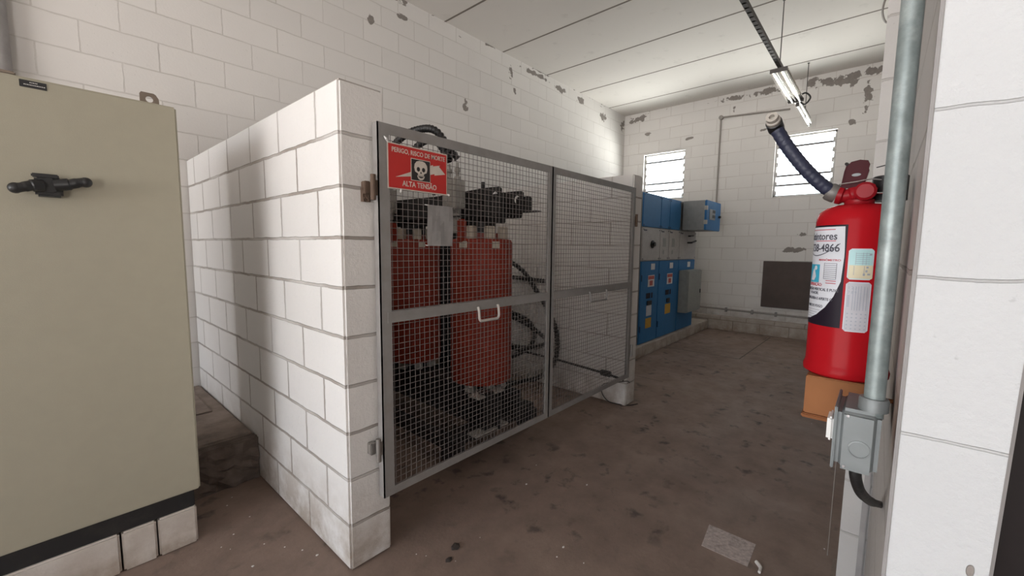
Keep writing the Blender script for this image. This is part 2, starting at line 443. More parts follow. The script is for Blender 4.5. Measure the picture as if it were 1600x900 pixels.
# right wall, jamb, pilaster
def lean(bm, lim):
    for v in bm.verts:
        if lim > v.co.y > -.2: v.co.y += .004-(v.co.z-1.2)*.02
bm = B(); box(bm, .72, XE, -.131, YR, 0, ZC, .0008, 0); lean(bm, -.1); bm.normal_update()
for f in bm.faces: f.material_index = 1 if abs(f.normal.x) > .15 else 0
struct('wall_right', bm, [M['right'], M['jamb']], label='bright white end of the thin block wall beside the extinguisher', cat='wall')
bm = B(); box(bm, 1.9, 2.12, YR-.01, .042, .0, ZC, .006); struct('trim_1', bm, M['right'], label='grey pilaster standing out behind the conduit', cat='trim')
bm = B(); box(bm, 1.86, 2.16, YR-.01, .062, 0, .07, .005); struct('trim_2', bm, M['concrete'], label='low concrete foot of the pilaster', cat='trim')
bm = B(); box(bm, 1.885, 1.9, -.03, -.012, .0, ZC, .003); struct('trim_3', bm, M['frame_grey'], label='narrow grey strip down the pilaster', cat='trim')
bm = B(); box(bm, .755, .90, -.141, -.131, 0, 2.2, .003); lean(bm, -.1); box(bm, .80, .90, -1.15, -1.107, 0, 2.2, .004); box(bm, .80, .90, -1.15, -.131, 2.16, 2.2, .004)
struct('trim_4', bm, M['frame_grey'], label='grey door frame at the lower right corner', cat='trim')
bm = B(); box(bm, .86, .895, -1.107, -.131, .01, 2.16, .003)  # near-black leaf stands in for the darkness of the room behind
d = struct('dark_leaf', bm, M['room_dark'], label='dark leaf put in for the unlit room beyond the white wall end', cat='door')
bm = B(); tube(bm, [(.86, -1.03, 1.05), (.815, -1.03, 1.05), (.815, -.93, 1.05)], .009); obj('door_handle', bm, M['chrome'], d, True)
bm = B(); box(bm, .82, .95, -3.2, -1.15, 0, ZC); box(bm, .90, .95, -1.15, -.131, 0, ZC); box(bm, .82, .90, -1.15, -.131, 2.2, ZC)
struct('wall_front', bm, M['rear'], label='white block wall around the dark doorway', cat='wall')
# rear of the hall with its wide doorway
OPN = (-.9, 3.85, 0, 3.05)
bm = B(); box(bm, XR-.2, XR, -3.2, OPN[0], 0, ZC); box(bm, XR-.2, XR, OPN[1], YW, 0, ZC); box(bm, XR-.2, XR, OPN[0], OPN[1], OPN[3], ZC)
struct('wall_rear', bm, M['rear'], label='wall with the wide open doorway behind the viewer', cat='wall')
bm = B(); box(bm, XR-.2, -3.5, -3.4, -3.2, 0, ZC); box(bm, -2.4, .82, -3.4, -3.2, 0, ZC); box(bm, -3.5, -2.4, -3.4, -3.2, 1.9, ZC)  # unseen side opening, added as fill for the shadow beside the cabinet
struct('wall_side', bm, M['rear'], label='block wall of the hall behind the viewer', cat='wall')

# kerbs
bm = B(); box(bm, 4.55, XE-.16, 2.19, 3.3, 0, .145, .008); struct('kerb', bm, M['kerb'], label='painted block kerb under the blue cubicles', cat='kerb')
bm = B(); box(bm, XE-.16, XE, -.035, 3.3, 0, .23, .008); struct('kerb_end', bm, M['kerb_y'], label='painted block kerb along the foot of the end wall', cat='kerb')
bm = B()
for x0, x1 in ((-1.0, -.61), (-.60, -.21), (-.20, .145), (.152, .262), (.268, .405)): box(bm, x0, x1, 2.275, 3.03, 0, .172, .007)
struct('cabinet_kerb', bm, M['cab_kerb'], label='row of white blocks carrying the beige cabinet', cat='kerb')

# floor hatch joints in front of the cubicles
bm = B()
def fl(a, b, w=.012):
    a = Vector((*a, .0008)); b = Vector((*b, .0008)); d = (b-a).normalized(); n = Vector((-d.y, d.x, 0))*w/2
    bm.faces.new([bm.verts.new(p) for p in (a-n, b-n, b+n, a+n)])
fl((5.76, 2.19), (5.76, 1.25)); fl((5.76, 1.25), (7.55, 1.22)); fl((4.2, 2.19), (4.2, 1.6), .008)
struct('floor_joint', bm, M['seam'], label='dark joint of a floor hatch before the cubicles', cat='joint')

# ------------------------------------------------------------------ beige cabinet
YF = 2.27
c = root('electrical_cabinet', 'tall beige steel electrical cabinet with a black T handle', 'cabinet', (-.3, 2.6, .172))
bm = B(); box(bm, -.98, .412, 2.30, 3.03, .252, 1.945, .008); obj('body', bm, M['beige_dark'], c)
bm = B(); box(bm, -.985, .402, 2.285, 3.02, .1725, .252, .003); obj('plinth', bm, M['black_paint'], c, label='black steel plinth')
bm = B(); box(bm, -.99, .424, YF, 2.30, .252, 1.940, .007, seg=3)
dr = obj('door', bm, M['beige'], c)
bm = B(); rot = Matrix.Rotation(math.radians(7), 4, 'Y')
box(bm, .006, .074, 2.222, 2.269, 1.530, 1.600, .007); box(bm, .000, .066, 2.214, 2.228, 1.594, 1.608, .003)
tube(bm, spline([(.025, 2.220, 1.566), (.0, 2.213, 1.563), (-.022, 2.208, 1.555), (-.038, 2.208, 1.551)]), [.021]*9+[.0175]*6+[.016]*4+[.0165]*4+[.018]*2, 14)
tube(bm, spline([(.055, 2.220, 1.572), (.09, 2.213, 1.578), (.115, 2.208, 1.586), (.132, 2.208, 1.589)]), [.021]*9+[.0175]*6+[.016]*4+[.0165]*4+[.018]*2, 14)
for p in ((-.038, 2.208, 1.551), (.132, 2.208, 1.589)):
    t = bmesh.new(); bmesh.ops.create_uvsphere(t, u_segments=14, v_segments=8, radius=.0185); join(bm, t, 0, Matrix.Translation(p))
tube(bm, [(.04, 2.269, 1.569), (.04, 2.215, 1.569)], .026, 16)
obj('handle', bm, M['black'], dr, True, label='black plastic T handle')
bm = B(); box(bm, -.006, .058, 2.2675, 2.2705, 1.905, 1.929, .0008); npl = obj('nameplate', bm, M['black_paint'], dr, label='small black nameplate')
bm = B()
for (x0, x1, z) in ((.018, .036, 1.921), (.004, .05, 1.913)):
    x = x0
    while x < x1:
        w = random.uniform(.002, .004); box(bm, x, x+w, 2.2670, 2.2676, z, z+.0028); x += w+.0012
obj('fine_print', bm, M['white_text'], npl)
def eye(x):
    bm = B(); w, h, r = .031, .052, .0125; n = 24
    out = [(-w, 0), (w, 0), (w, h-.02), (w-.012, h), (-w+.004, h), (-w, h-.004)]
    # plate with a round hole: ring of quads between outline and hole
    def ray(a):
        d = Vector((math.cos(a), math.sin(a))); best = 9
        o = Vector((0, .026)); P = [Vector(p) for p in out]
        for i in range(len(P)):
            p, q = P[i], P[(i+1) % len(P)]; e = q-p; den = d.x*e.y-d.y*e.x
            if abs(den) < 1e-9: continue
            t = ((p.x-o.x)*e.y-(p.y-o.y)*e.x)/den; s = ((p.x-o.x)*d.y-(p.y-o.y)*d.x)/den
            if t > 0 and -1e-6 <= s <= 1+1e-6: best = min(best, t)
        return o+d*best
    rg = []
    for k in range(n):
        a = 2*PI*k/n; q = ray(a); hpt = Vector((r*math.cos(a), .026+r*math.sin(a)))
        rg.append([bm.verts.new((x+p.x, y, 1.944+p.y)) for y in (2.345, 2.351) for p in (q, hpt)])
    for k in range(n):
        a, b = rg[k], rg[(k+1) % n]
        for i, j in ((0, 1), (2, 3), (0, 2), (1, 3)): bm.faces.new((a[i], a[j], b[j], b[i]))
    box(bm, x-.033, x+.05, 2.335, 2.37, 1.944, 1.950, .002)
    obj('lifting_eye', bm, M['steel_eye'], c)
eye(.350); eye(-.90)
bm = B(); box(bm, -.10, -.012, 2.30, 2.36, 1.944, 1.958, .004); obj('top_bracket', bm, M['steel_eye'], c)

# raised concrete base between cabinet and partition
bm = B(); box(bm, .45, XP-.003, 2.75, YW-.004, 0, .255, .012); struct('slab', bm, M['concrete'], label='raised concrete base in the gap beside the cabinet', cat='slab')
def rough_block(x0, x1, y0, y1, z0, z1, amp, seed):
    rnd = random.Random(seed)
    t = bmesh.new(); bmesh.ops.create_cube(t, size=1)
    bmesh.ops.subdivide_edges(t, edges=t.edges[:], cuts=7, use_grid_fill=True)
    for v in t.verts:
        v.co = Vector((x0+(v.co.x+.5)*(x1-x0), y0+(v.co.y+.5)*(y1-y0), z0+(v.co.z+.5)*(z1-z0)))
        f = math.sin(v.co.x*31+seed)*math.cos(v.co.z*27)*.5+rnd.uniform(-.6, .6)
        if v.co.y < y0+1e-4: v.co.y += amp*(f+.5); v.co.z += amp*.3*f
        if v.co.z > z0+1e-4 and v.co.y < (y0+y1)/2: v.co.z += amp*.2*rnd.uniform(-1, 1)
    return t
bm = B(); join(bm, rough_block(.45, XP-.003, 2.655, 2.742, 0, .247, .02, 3)); struct('slab_edge', bm, M['stone'], label='broken dark concrete edge of the raised base', cat='slab')
bm = B(); box(bm, .47, .70, 3.27, 3.76, .2555, .264, .003); obj('hatch_lid', bm, M['concrete'], None, label='small flat lid on the raised concrete base', cat='lid', base=(.58, 3.5, .2555))

# ------------------------------------------------------------------ mesh gate: two leaves
GY0, GY1 = 1.522, 1.560
def gate_leaf(x0, x1, hinge_left, label, lx):
    z0, z1, zr0, zr1 = .290, 1.858, 1.048, 1.096
    g = root('mesh_gate_leaf', label, 'gate', ((x0+x1)/2, 1.54, z0), 'leaves of the wire mesh gate')
    wl, wr = (.052, .036) if hinge_left else (.036, .045)
    bm = B()
    def angle_v(xa, xb, inner):                         # angle iron: flange + leg
        box(bm, xa, xb, GY0, GY0+.005, z0, z1); box(bm, inner-.0025, inner+.0025, GY0, GY1, z0, z1)
    angle_v(x0, x0+wl, x0+.0025); angle_v(x1-wr, x1, x1-.0025)
    for za, zb, zl in ((z0, z0+.036, z0+.0025), (z1-.042, z1, z1-.0025)):
        box(bm, x0+wl-.001, x1-wr+.001, GY0+.0004, GY0+.005, za, zb); box(bm, x0+.004, x1-.004, GY0+.0006, GY1, zl-.0025, zl+.0025)
    obj('frame', bm, M['gate'], g)
    bm = B(); box(bm, x0+wl*.6, x1-wr*.6, GY0-.003, GY0+.004, zr0, zr1, .001); box(bm, x0+wl, x1-wr, GY0, GY1-.01, zr1-.005, zr1); obj('mid_rail', bm, M['gate'], g)
    bm = B(); p = .0272; r = .00135; ym = GY0+.012
    xa, xb, za, zb = x0+.012, x1-.012, z0+.01, z1-.01
    nx = int((xb-xa)/p); nz = int((zb-za)/p)
    for i in range(nx+1):
        x = xa+p*i+random.uniform(-.0012, .0012); tube(bm, [(x, ym+.0015, za), (x+random.uniform(-.002, .002), ym+.0015, zb)], r, 5)
    for j in range(nz+1):
        z = za+p*j+random.uniform(-.0012, .0012); tube(bm, [(xa, ym-.0015, z), (xb, ym-.0015, z+random.uniform(-.002, .002))], r, 5)
    obj('wire_mesh', bm, M['wire'], g)
    bm = B()
    hw, hz = (.072, .058) if hinge_left else (.118, .05)
    tube(bm, spline([(lx-hw, GY0-.006, 1.066), (lx-hw, 1.509, 1.045), (lx-hw, 1.506, 1.012), (lx-hw+.005, 1.506, .999), (lx-hw+.018, 1.506, .994), (lx, 1.506, .994), (lx+hw-.018, 1.506, .994),
                     (lx+hw-.005, 1.506, .999), (lx+hw, 1.506, 1.012), (lx+hw, 1.509, 1.045), (lx+hw, GY0-.006, 1.066)], 5), .0068, 10)
    obj('handle', bm, M['pull'] if hinge_left else M['gate'], g, True)
    for zc in (1.60, .515):
        bm = B()
        if hinge_left:
            box(bm, x0-.03, x0+.012, 1.526, 1.532, zc-.03, zc+.03, .001); tube(bm, [(x0-.022, 1.523, zc-.05), (x0-.022, 1.523, zc+.05)], .0105, 12)
            box(bm, x0-.045, x0-.02, 1.545, 1.577, zc-.025, zc+.025, .003)
        else:
            box(bm, x1-.012, x1+.04, 1.526, 1.532, zc-.03, zc+.03, .001); tube(bm, [(x1+.03, 1.523, zc-.05), (x1+.03, 1.523, zc+.05)], .0105, 12)
            box(bm, x1+.03, x1+.075, 1.545, 1.577, zc-.035, zc+.035, .003)
        obj('hinge', bm, M['rust'] if zc > 1 else M['hinge'], g, True)
    return g
gate_leaf(.914, 2.088, True, 'nearer leaf of the grey wire mesh gate, carrying the red danger sign', 1.533)
gate_leaf(2.092, 3.228, False, 'farther leaf of the grey wire mesh gate, hinged on the far partition', 2.66)

# wall hole beside the upper hinge: torn mortar
bm = B(); join(bm, rough_block(.868, .90, 1.556, 1.580, 1.545, 1.60, .006, 5)); obj('hinge_anchor', bm, M['rust'], None, label='dark rusty hinge anchor in the near pillar, upper one', cat='anchor', base=(.884, 1.57, 1.545))

# ------------------------------------------------------------------ danger sign
SX0, SX1, SZ0, SZ1, SY = .953, 1.262, 1.603, 1.787, 1.5165
def sp(u, v, w): return (SX0+u, SY-w, SZ0+v)
sw, sh = SX1-SX0, SZ1-SZ0
s = root('danger_sign', 'red high voltage danger sign with a skull, wired to the gate', 'sign', ((SX0+SX1)/2, SY, SZ0))
bm = B(); box(bm, SX0, SX1, SY, SY+.0015, SZ0, SZ1, .0005); obj('plate', bm, M['sign_white'], s)
bm = B(); prism(bm, [(.005, .005), (sw-.005, .005), (sw-.005, sh-.005), (.005, sh-.005)], sp, .0006); obj('red_field', bm, M['sign_red'], s)
def spt(x, z): return lambda u, v, w: sp(x+u, z+v, .001+w)
bm = text_bm('PERIGO, RISCO DE MORTE', .027, spt(sw/2+.003, sh-.035), .0003, 'CENTER', .0004, .86); merge(bm, text_bm('ALTA TENSÃO', .031, spt(sw/2+.004, .017), .0003, 'CENTER', .0005, .88))
obj('lettering', bm, M['sign_white'], s)
bm = B(); prism(bm, [(.036, .049), (.122, .083), (.122, .062)], sp, .0011); prism(bm, [(.208, .078), (.236, .087), (.236, .080), (.297, .092), (.262, .122), (.268, .128), (.228, .119), (.228, .125), (.208, .117)], sp, .0011)
obj('lightning_bolt', bm, M['sign_white'], s)
bm = B(); prism(bm, [(.112, .045), (.213, .045), (.213, .137), (.112, .137)], sp, .0013); obj('skull_border', bm, M['sign_white'], s)
bm = B(); prism(bm, [(.1145, .0475), (.2105, .0475), (.2105, .1345), (.1145, .1345)], sp, .0017); obj('skull_panel', bm, M['sign_black'], s)
bm = B(); cx = .1625
sk = [(-.013, .066), (-.016, .078), (-.030, .084), (-.034, .100), (-.032, .115), (-.022, .127), (-.008, .131), (.008, .131), (.022, .127), (.032, .115), (.034, .100), (.030, .084), (.016, .078), (.013, .066)]
prism(bm, [(cx+a, b) for a, b in sk], sp, .0021)
prism(bm, [(cx+a, b) for a, b in [(-.018, .071), (-.019, .064), (-.013, .055), (-.005, .0505), (.005, .0505), (.013, .055), (.019, .064), (.018, .071), (.012, .063), (.004, .059), (-.004, .059), (-.012, .063)]], sp, .0022)
sk_o = obj('skull', bm, M['sign_white'], s)
bm = B(); prism(bm, ellipse(cx-.0135, .095, .0085, .0095), sp, .0025); prism(bm, ellipse(cx+.0135, .095, .0085, .0095), sp, .0025); prism(bm, [(cx-.005, .078), (cx+.005, .078), (cx, .088)], sp, .0025)
for k in range(-2, 3): prism(bm, [(cx+k*.0045-.0004, .0665), (cx+k*.0045+.0004, .0665), (cx+k*.0045+.0004, .073), (cx+k*.0045-.0004, .073)], sp, .0025)
obj('skull_holes', bm, M['sign_black'], sk_o)
for (x, z, dx, dz) in ((SX0+.002, SZ1-.003, -.018, .020), (SX1-.004, SZ0+.004, .012, -.006), (SX0+.06, SZ0+.002, -.004, -.016)):
    bm = B(); tube(bm, [(x, 1.512, z), (x+dx*.6, 1.508, z+dz*.5), (x+dx, 1.512, z+dz)], [.003, .005, .0015], 8); obj('tie', bm, M['tape'], s)

# paper notice wired below the sign
p = root('paper_notice', 'grey paper notice tied to the gate below the danger sign', 'notice', (1.22, 1.514, 1.36))
PN = (1.147, 1.293, 1.372, 1.553)
bm = B()
nx, nz = 6, 8; vs = [[bm.verts.new((PN[0]+(PN[1]-PN[0])*i/nx, 1.514+.0025*math.sin(i*1.3+j*.7), PN[2]+(PN[3]-PN[2])*j/nz)) for j in range(nz+1)] for i in range(nx+1)]
for i in range(nx):
    for j in range(nz): bm.faces.new((vs[i][j], vs[i+1][j], vs[i+1][j+1], vs[i][j+1]))
bmesh.ops.solidify(bm, geom=bm.faces[:], thickness=.0012); obj('sheet', bm, M['paper'], p)
for (x, z, dx, dz) in ((PN[0], PN[3]-.003, -.016, .002), (PN[0], PN[2]+.002, -.015, .002)):
    bm = B(); tube(bm, [(x+.004, 1.511, z), (x+dx*.5, 1.509, z), (x+dx, 1.512, z+dz)], [.002, .0028, .001], 6); obj('tie', bm, M['tape'], p)

# ------------------------------------------------------------------ dry transformer
XT = 2.0; YS = (2.045, 2.825, 3.60); DR = .21
t = root('dry_transformer', 'orange dry-type transformer standing inside the mesh enclosure', 'transformer', (XT, 2.82, 0))
for yc in YS:
    bm = B()
    lathe(bm, [(DR-.03, .455), (DR-.006, .462), (DR, .475), (DR, 1.40), (DR-.008, 1.418), (DR-.035, 1.425), (DR-.06, 1.415), (DR-.06, .46)], (XT, yc, 0), 40)
    for k in range(3): box(bm, XT+.20, XT+.238, yc-.055, yc+.015, 1.405-.22*k-.055, 1.405-.22*k, .012)
    co = obj('coil', bm, M['resin'], t, True)
    bm = B(); lathe(bm, [(.10, .46), (.138, .46), (.138, 1.46), (.10, 1.46)], (XT, yc, 0), 28); obj('inner_winding', bm, M['resin_dark'], co, True)
    for a in (0, 90, 180, 270, 45, 225):
        bm = B(); px, py = XT+.155*math.cos(math.radians(a+20)), yc+.155*math.sin(math.radians(a+20))
        rbox(bm, Vector((px, py, 1.462)), (.05, .06, .085), Matrix.Rotation(math.radians(a+20), 4, 'Z'), .004); obj('spacer_block', bm, M['spacer'], t)
        bm = B(); rbox(bm, Vector((px, py, .435)), (.05, .06, .06), Matrix.Rotation(math.radians(a+20), 4, 'Z'), .004); obj('support_block', bm, M['tin'], t)
    for (ang, zc, w, h) in ((192, 1.385, .062, .042), (252, 1.385, .052, .042)):
        bm = B(); a0 = math.radians(ang); n = 5
        va = [(bm.verts.new((XT+(DR+.0015)*math.cos(a0+(k/n-.5)*w/DR), yc+(DR+.0015)*math.sin(a0+(k/n-.5)*w/DR), zc-h/2)), bm.verts.new((XT+(DR+.0015)*math.cos(a0+(k/n-.5)*w/DR), yc+(DR+.0015)*math.sin(a0+(k/n-.5)*w/DR), zc+h/2))) for k in range(n+1)]
        for k in range(n): bm.faces.new((va[k][0], va[k+1][0], va[k+1][1], va[k][1]))
        obj('sticker', bm, M['spacer'], co)
    # resin bridge up to the terminal, and low-voltage terminal bar on the gate side
    bm = B(); box(bm, XT-.225, XT-.175, yc-.05, yc+.0, 1.40, 1.545, .01); obj('terminal_neck', bm, M['resin'], co, True)
    bm = B(); box(bm, XT-.15, XT-.135, yc+.06, yc+.135, 1.46, 1.80, .004); box(bm, XT-.175, XT-.12, yc+.075, yc+.12, 1.60, 1.66, .004); box(bm, XT-.21, XT-.13, yc+.02, yc+.16, 1.62, 1.80, .006)
    tb = obj('terminal_bar', bm, M['tin'], t)
    bm = B()
    for dy in (.035, .115):
        lathe(bm, [(.022, 0), (.022, .02), (.012, .024), (.012, .05), (.02, .054), (.02, .075), (.009, .08), (.009, .11)], (XT-.17, yc+dy+.015, 1.80), 14)
    obj('terminal_stud', bm, M['tin'], tb, True)
# limbs and yokes of the laminated core
bm = B()
for yc in YS: lathe(bm, [(.098, .30), (.098, 1.60)], (XT, yc, 0), 20)
box(bm, XT-.085, XT+.085, 1.90, 3.74, 1.53, 1.70, .004); box(bm, XT-.085, XT+.085, 1.90, 3.74, .22, .40, .004)
obj('core', bm, M['core'], t)
def beam_clamp(x, s, z0, z1, nm, hole=True):
    """channel beam along the core with a lifting hole near its end"""
    y0, y1 = 1.765, 3.80; bm = B(); r = .026; yc, zc = y0+.055, z1-.055
    def pl(u, v, w): return (x+w*s, u, v)
    if hole:
        n = 20; ring = []; o = [(y0, z0), (y0+.13, z0), (y0+.13, z1), (y0, z1-.004)]
        P = [Vector(q) for q in o]; C = Vector((yc, zc))
        for k in range(n):
            a = 2*PI*k/n; dd = Vector((math.cos(a), math.sin(a))); best = 9
            for i in range(4):
                pp, q = P[i], P[(i+1) % 4]; e = q-pp; den = dd.x*e.y-dd.y*e.x
                if abs(den) < 1e-9: continue
                tt = ((pp.x-C.x)*e.y-(pp.y-C.y)*e.x)/den; ss = ((pp.x-C.x)*dd.y-(pp.y-C.y)*dd.x)/den
                if tt > 0 and -1e-6 <= ss <= 1+1e-6: best = min(best, tt)
            qo = C+dd*best; qi = C+dd*r
            ring.append([bm.verts.new(pl(p_.x, p_.y, w)) for w in (0, .008) for p_ in (qo, qi)])
        for k in range(n):
            a, b = ring[k], ring[(k+1) % n]
            for i, j in ((0, 1), (2, 3), (0, 2), (1, 3)): bm.faces.new((a[i], a[j], b[j], b[i]))
        prism(bm, [(y0+.13, z0), (y1, z0), (y1, z1-.006), (2.4, z1-.02), (y0+.13, z1)], pl, .008)
    else: prism(bm, [(y0, z0), (y1, z0), (y1, z1), (y0, z1)], pl, .008)
    prism(bm, [(y0+.06, z0), (y1, z0), (y1, z0+.008), (y0+.06, z0+.008)], pl, .06)
    obj(nm, bm, M['core'], t)
beam_clamp(XT-.10, -1, 1.565, 1.742, 'yoke_clamp'); beam_clamp(XT+.10, 1, 1.565, 1.738, 'yoke_clamp')
beam_clamp(XT-.10, -1, .20, .41, 'yoke_clamp', False); beam_clamp(XT+.10, 1, .20, .41, 'yoke_clamp', False)
bm = B(); 
for y in (1.93, 2.43, 3.2): tube(bm, [(XT-.13, y, 1.66), (XT+.17, y, 1.66)], .012, 8); tube(bm, [(XT-.1, y, 1.735), (XT-.1, y, 1.78)], .012, 8)
box(bm, XT+.108, XT+.15, 1.72, 1.84, 1.60, 1.70, .01); box(bm, XT+.10, XT+.16, 1.66, 1.80, 1.597, 1.605)
box(bm, XT-.10, XT+.10, 2.02, 2.35, 1.42, 1.58, .005)
each('tie_rod', bm, M['core'], t)
bm = B()
for y in (1.95, 3.68): box(bm, XT-.42, XT+.42, y-.05, y+.05, .12, .20, .004)
for x in (XT-.36, XT+.36): box(bm, x-.035, x+.035, 1.85, 3.78, .10, .18, .004)
box(bm, XT-.20, XT-.12, 1.80, 1.86, .20, .45, .003)
obj('skid_base', bm, M['core'], t)
for x in (XT-.36, XT+.36):
    for y in (1.95, 3.68):
        bm = B(); lathe(bm, [(.02, -.03), (.058, -.03), (.058, .012), (.07, .018), (.07, .03), (.02, .03)], (x, y, .0705), 24, axis=(1, 0, 0)); obj('wheel', bm, M['core'], t, True)
bm = B(); box(bm, XT-.26, XT-.02, 1.80, 1.90, .425, .437, .002); box(bm, XT-.30, XT+.0, 1.78, 1.86, .20, .212, .002); each('foot_plate', bm, M['tin'], t)

for k, y in enumerate((2.66, 2.76, 2.86)):  # black uprights added to darken the gap between the coils
    bm = B(); tube(bm, spline([(2.20, y-.05, 1.60), (2.30, y, 1.52), (2.33, y, 1.35), (2.33, y, .40), (2.33, y, .045)], 6), .042, 12); obj('dark_gap_tube', bm, M['cable'], t, True)

# cables
def cable(pts, r, label, cat='cable', group=None, pitch=.03, m='cable', amp=.2):
    return obj('corrugated_cable', corrugated(pts, r, pitch, 9, amp), M[m], None, True, label=label, cat=cat, group=group, base=pts[-1])
G1 = 'black corrugated cables inside the cage'
cable([(XT-.17, 2.175, 1.935), (XT-.17, 2.22, 1.99), (XT-.17, 2.30, 2.07), (XT-.17, 2.42, 2.10), (XT-.17, 2.56, 2.06), (XT-.17, 2.72, 1.96), (XT-.17, 2.875, 1.935)], .022, 'black cable arching between the transformer terminals, outer loop', group=G1)
cable([(XT-.17, 2.095, 1.935), (XT-.21, 2.13, 2.0), (XT-.25, 2.21, 2.11), (XT-.25, 2.36, 2.15), (XT-.25, 2.56, 2.14), (XT-.23, 2.80, 2.06), (XT-.17, 2.955, 1.935)], .022, 'black cable arching high behind the danger sign', group=G1)
cable([(2.24, 2.10, 1.36), (2.55, 2.35, 1.34), (3.0, 2.74, 1.27), (3.19, 2.66, 1.13), (3.215, 2.50, .93), (3.215, 2.39, .80), (3.215, 2.28, .62), (3.215, 2.25, .42), (3.21, 2.30, .24), (3.18, 2.46, .09), (3.05, 2.64, .035), (2.75, 2.70, .03)], .022, 'black corrugated cable slanting from the orange coil to the far partition', group=G1)
cable([(2.46, 2.95, .80), (2.72, 2.83, .80), (3.0, 2.66, .74), (3.12, 2.54, .66), (3.15, 2.48, .53), (3.12, 2.52, .40), (3.0, 2.66, .30), (2.7, 2.82, .24), (2.46, 3.0, .22)], .022, 'black corrugated cable bulging in a loop beside the orange coil', group=G1)
cable([(3.272, 3.0, .66), (3.272, 2.72, .60), (3.272, 2.52, .52), (3.272, 2.42, .45), (3.272, 2.52, .38), (3.272, 2.75, .335), (3.272, 3.2, .33)], .02, 'black corrugated cable folded against the far partition', group=G1)
cable([(3.275, 3.42, .022), (3.275, 3.42, .5), (3.275, 3.36, .92), (3.275, 3.15, 1.05), (3.275, 2.9, 1.06), (3.275, 2.5, 1.045), (3.275, 2.38, 1.04)], .02, 'short black corrugated cable lying level on the far partition', group=G1)
bm = B(); tube(bm, [(3.289, 3.3, .297), (3.289, 2.33, .285), (3.289, 1.76, .255), (3.289, 1.60, .235)], .011, 8); box(bm, 3.27, 3.30, 1.72, 1.82, .235, .285, .006)
obj('earthing_bar', bm, M['cable'], None, label='thin dark rod running low along the far partition', cat='rod', base=(3.289, 1.6, .235))
bm = B(); tube(bm, spline([(3.35, 1.572, .20), (3.28, 1.56, .235), (3.285, 1.66, .20), (3.285, 1.79, .155), (3.285, 1.80, .07), (3.285, 1.72, .008), (3.33, 1.57, .006), (3.42, 1.52, .006)], 6), .0035, 6)
obj('loose_wire', bm, M['cable'], None, True, label='loose black wire hanging at the foot of the far partition', cat='wire', base=(3.42, 1.52, .006))

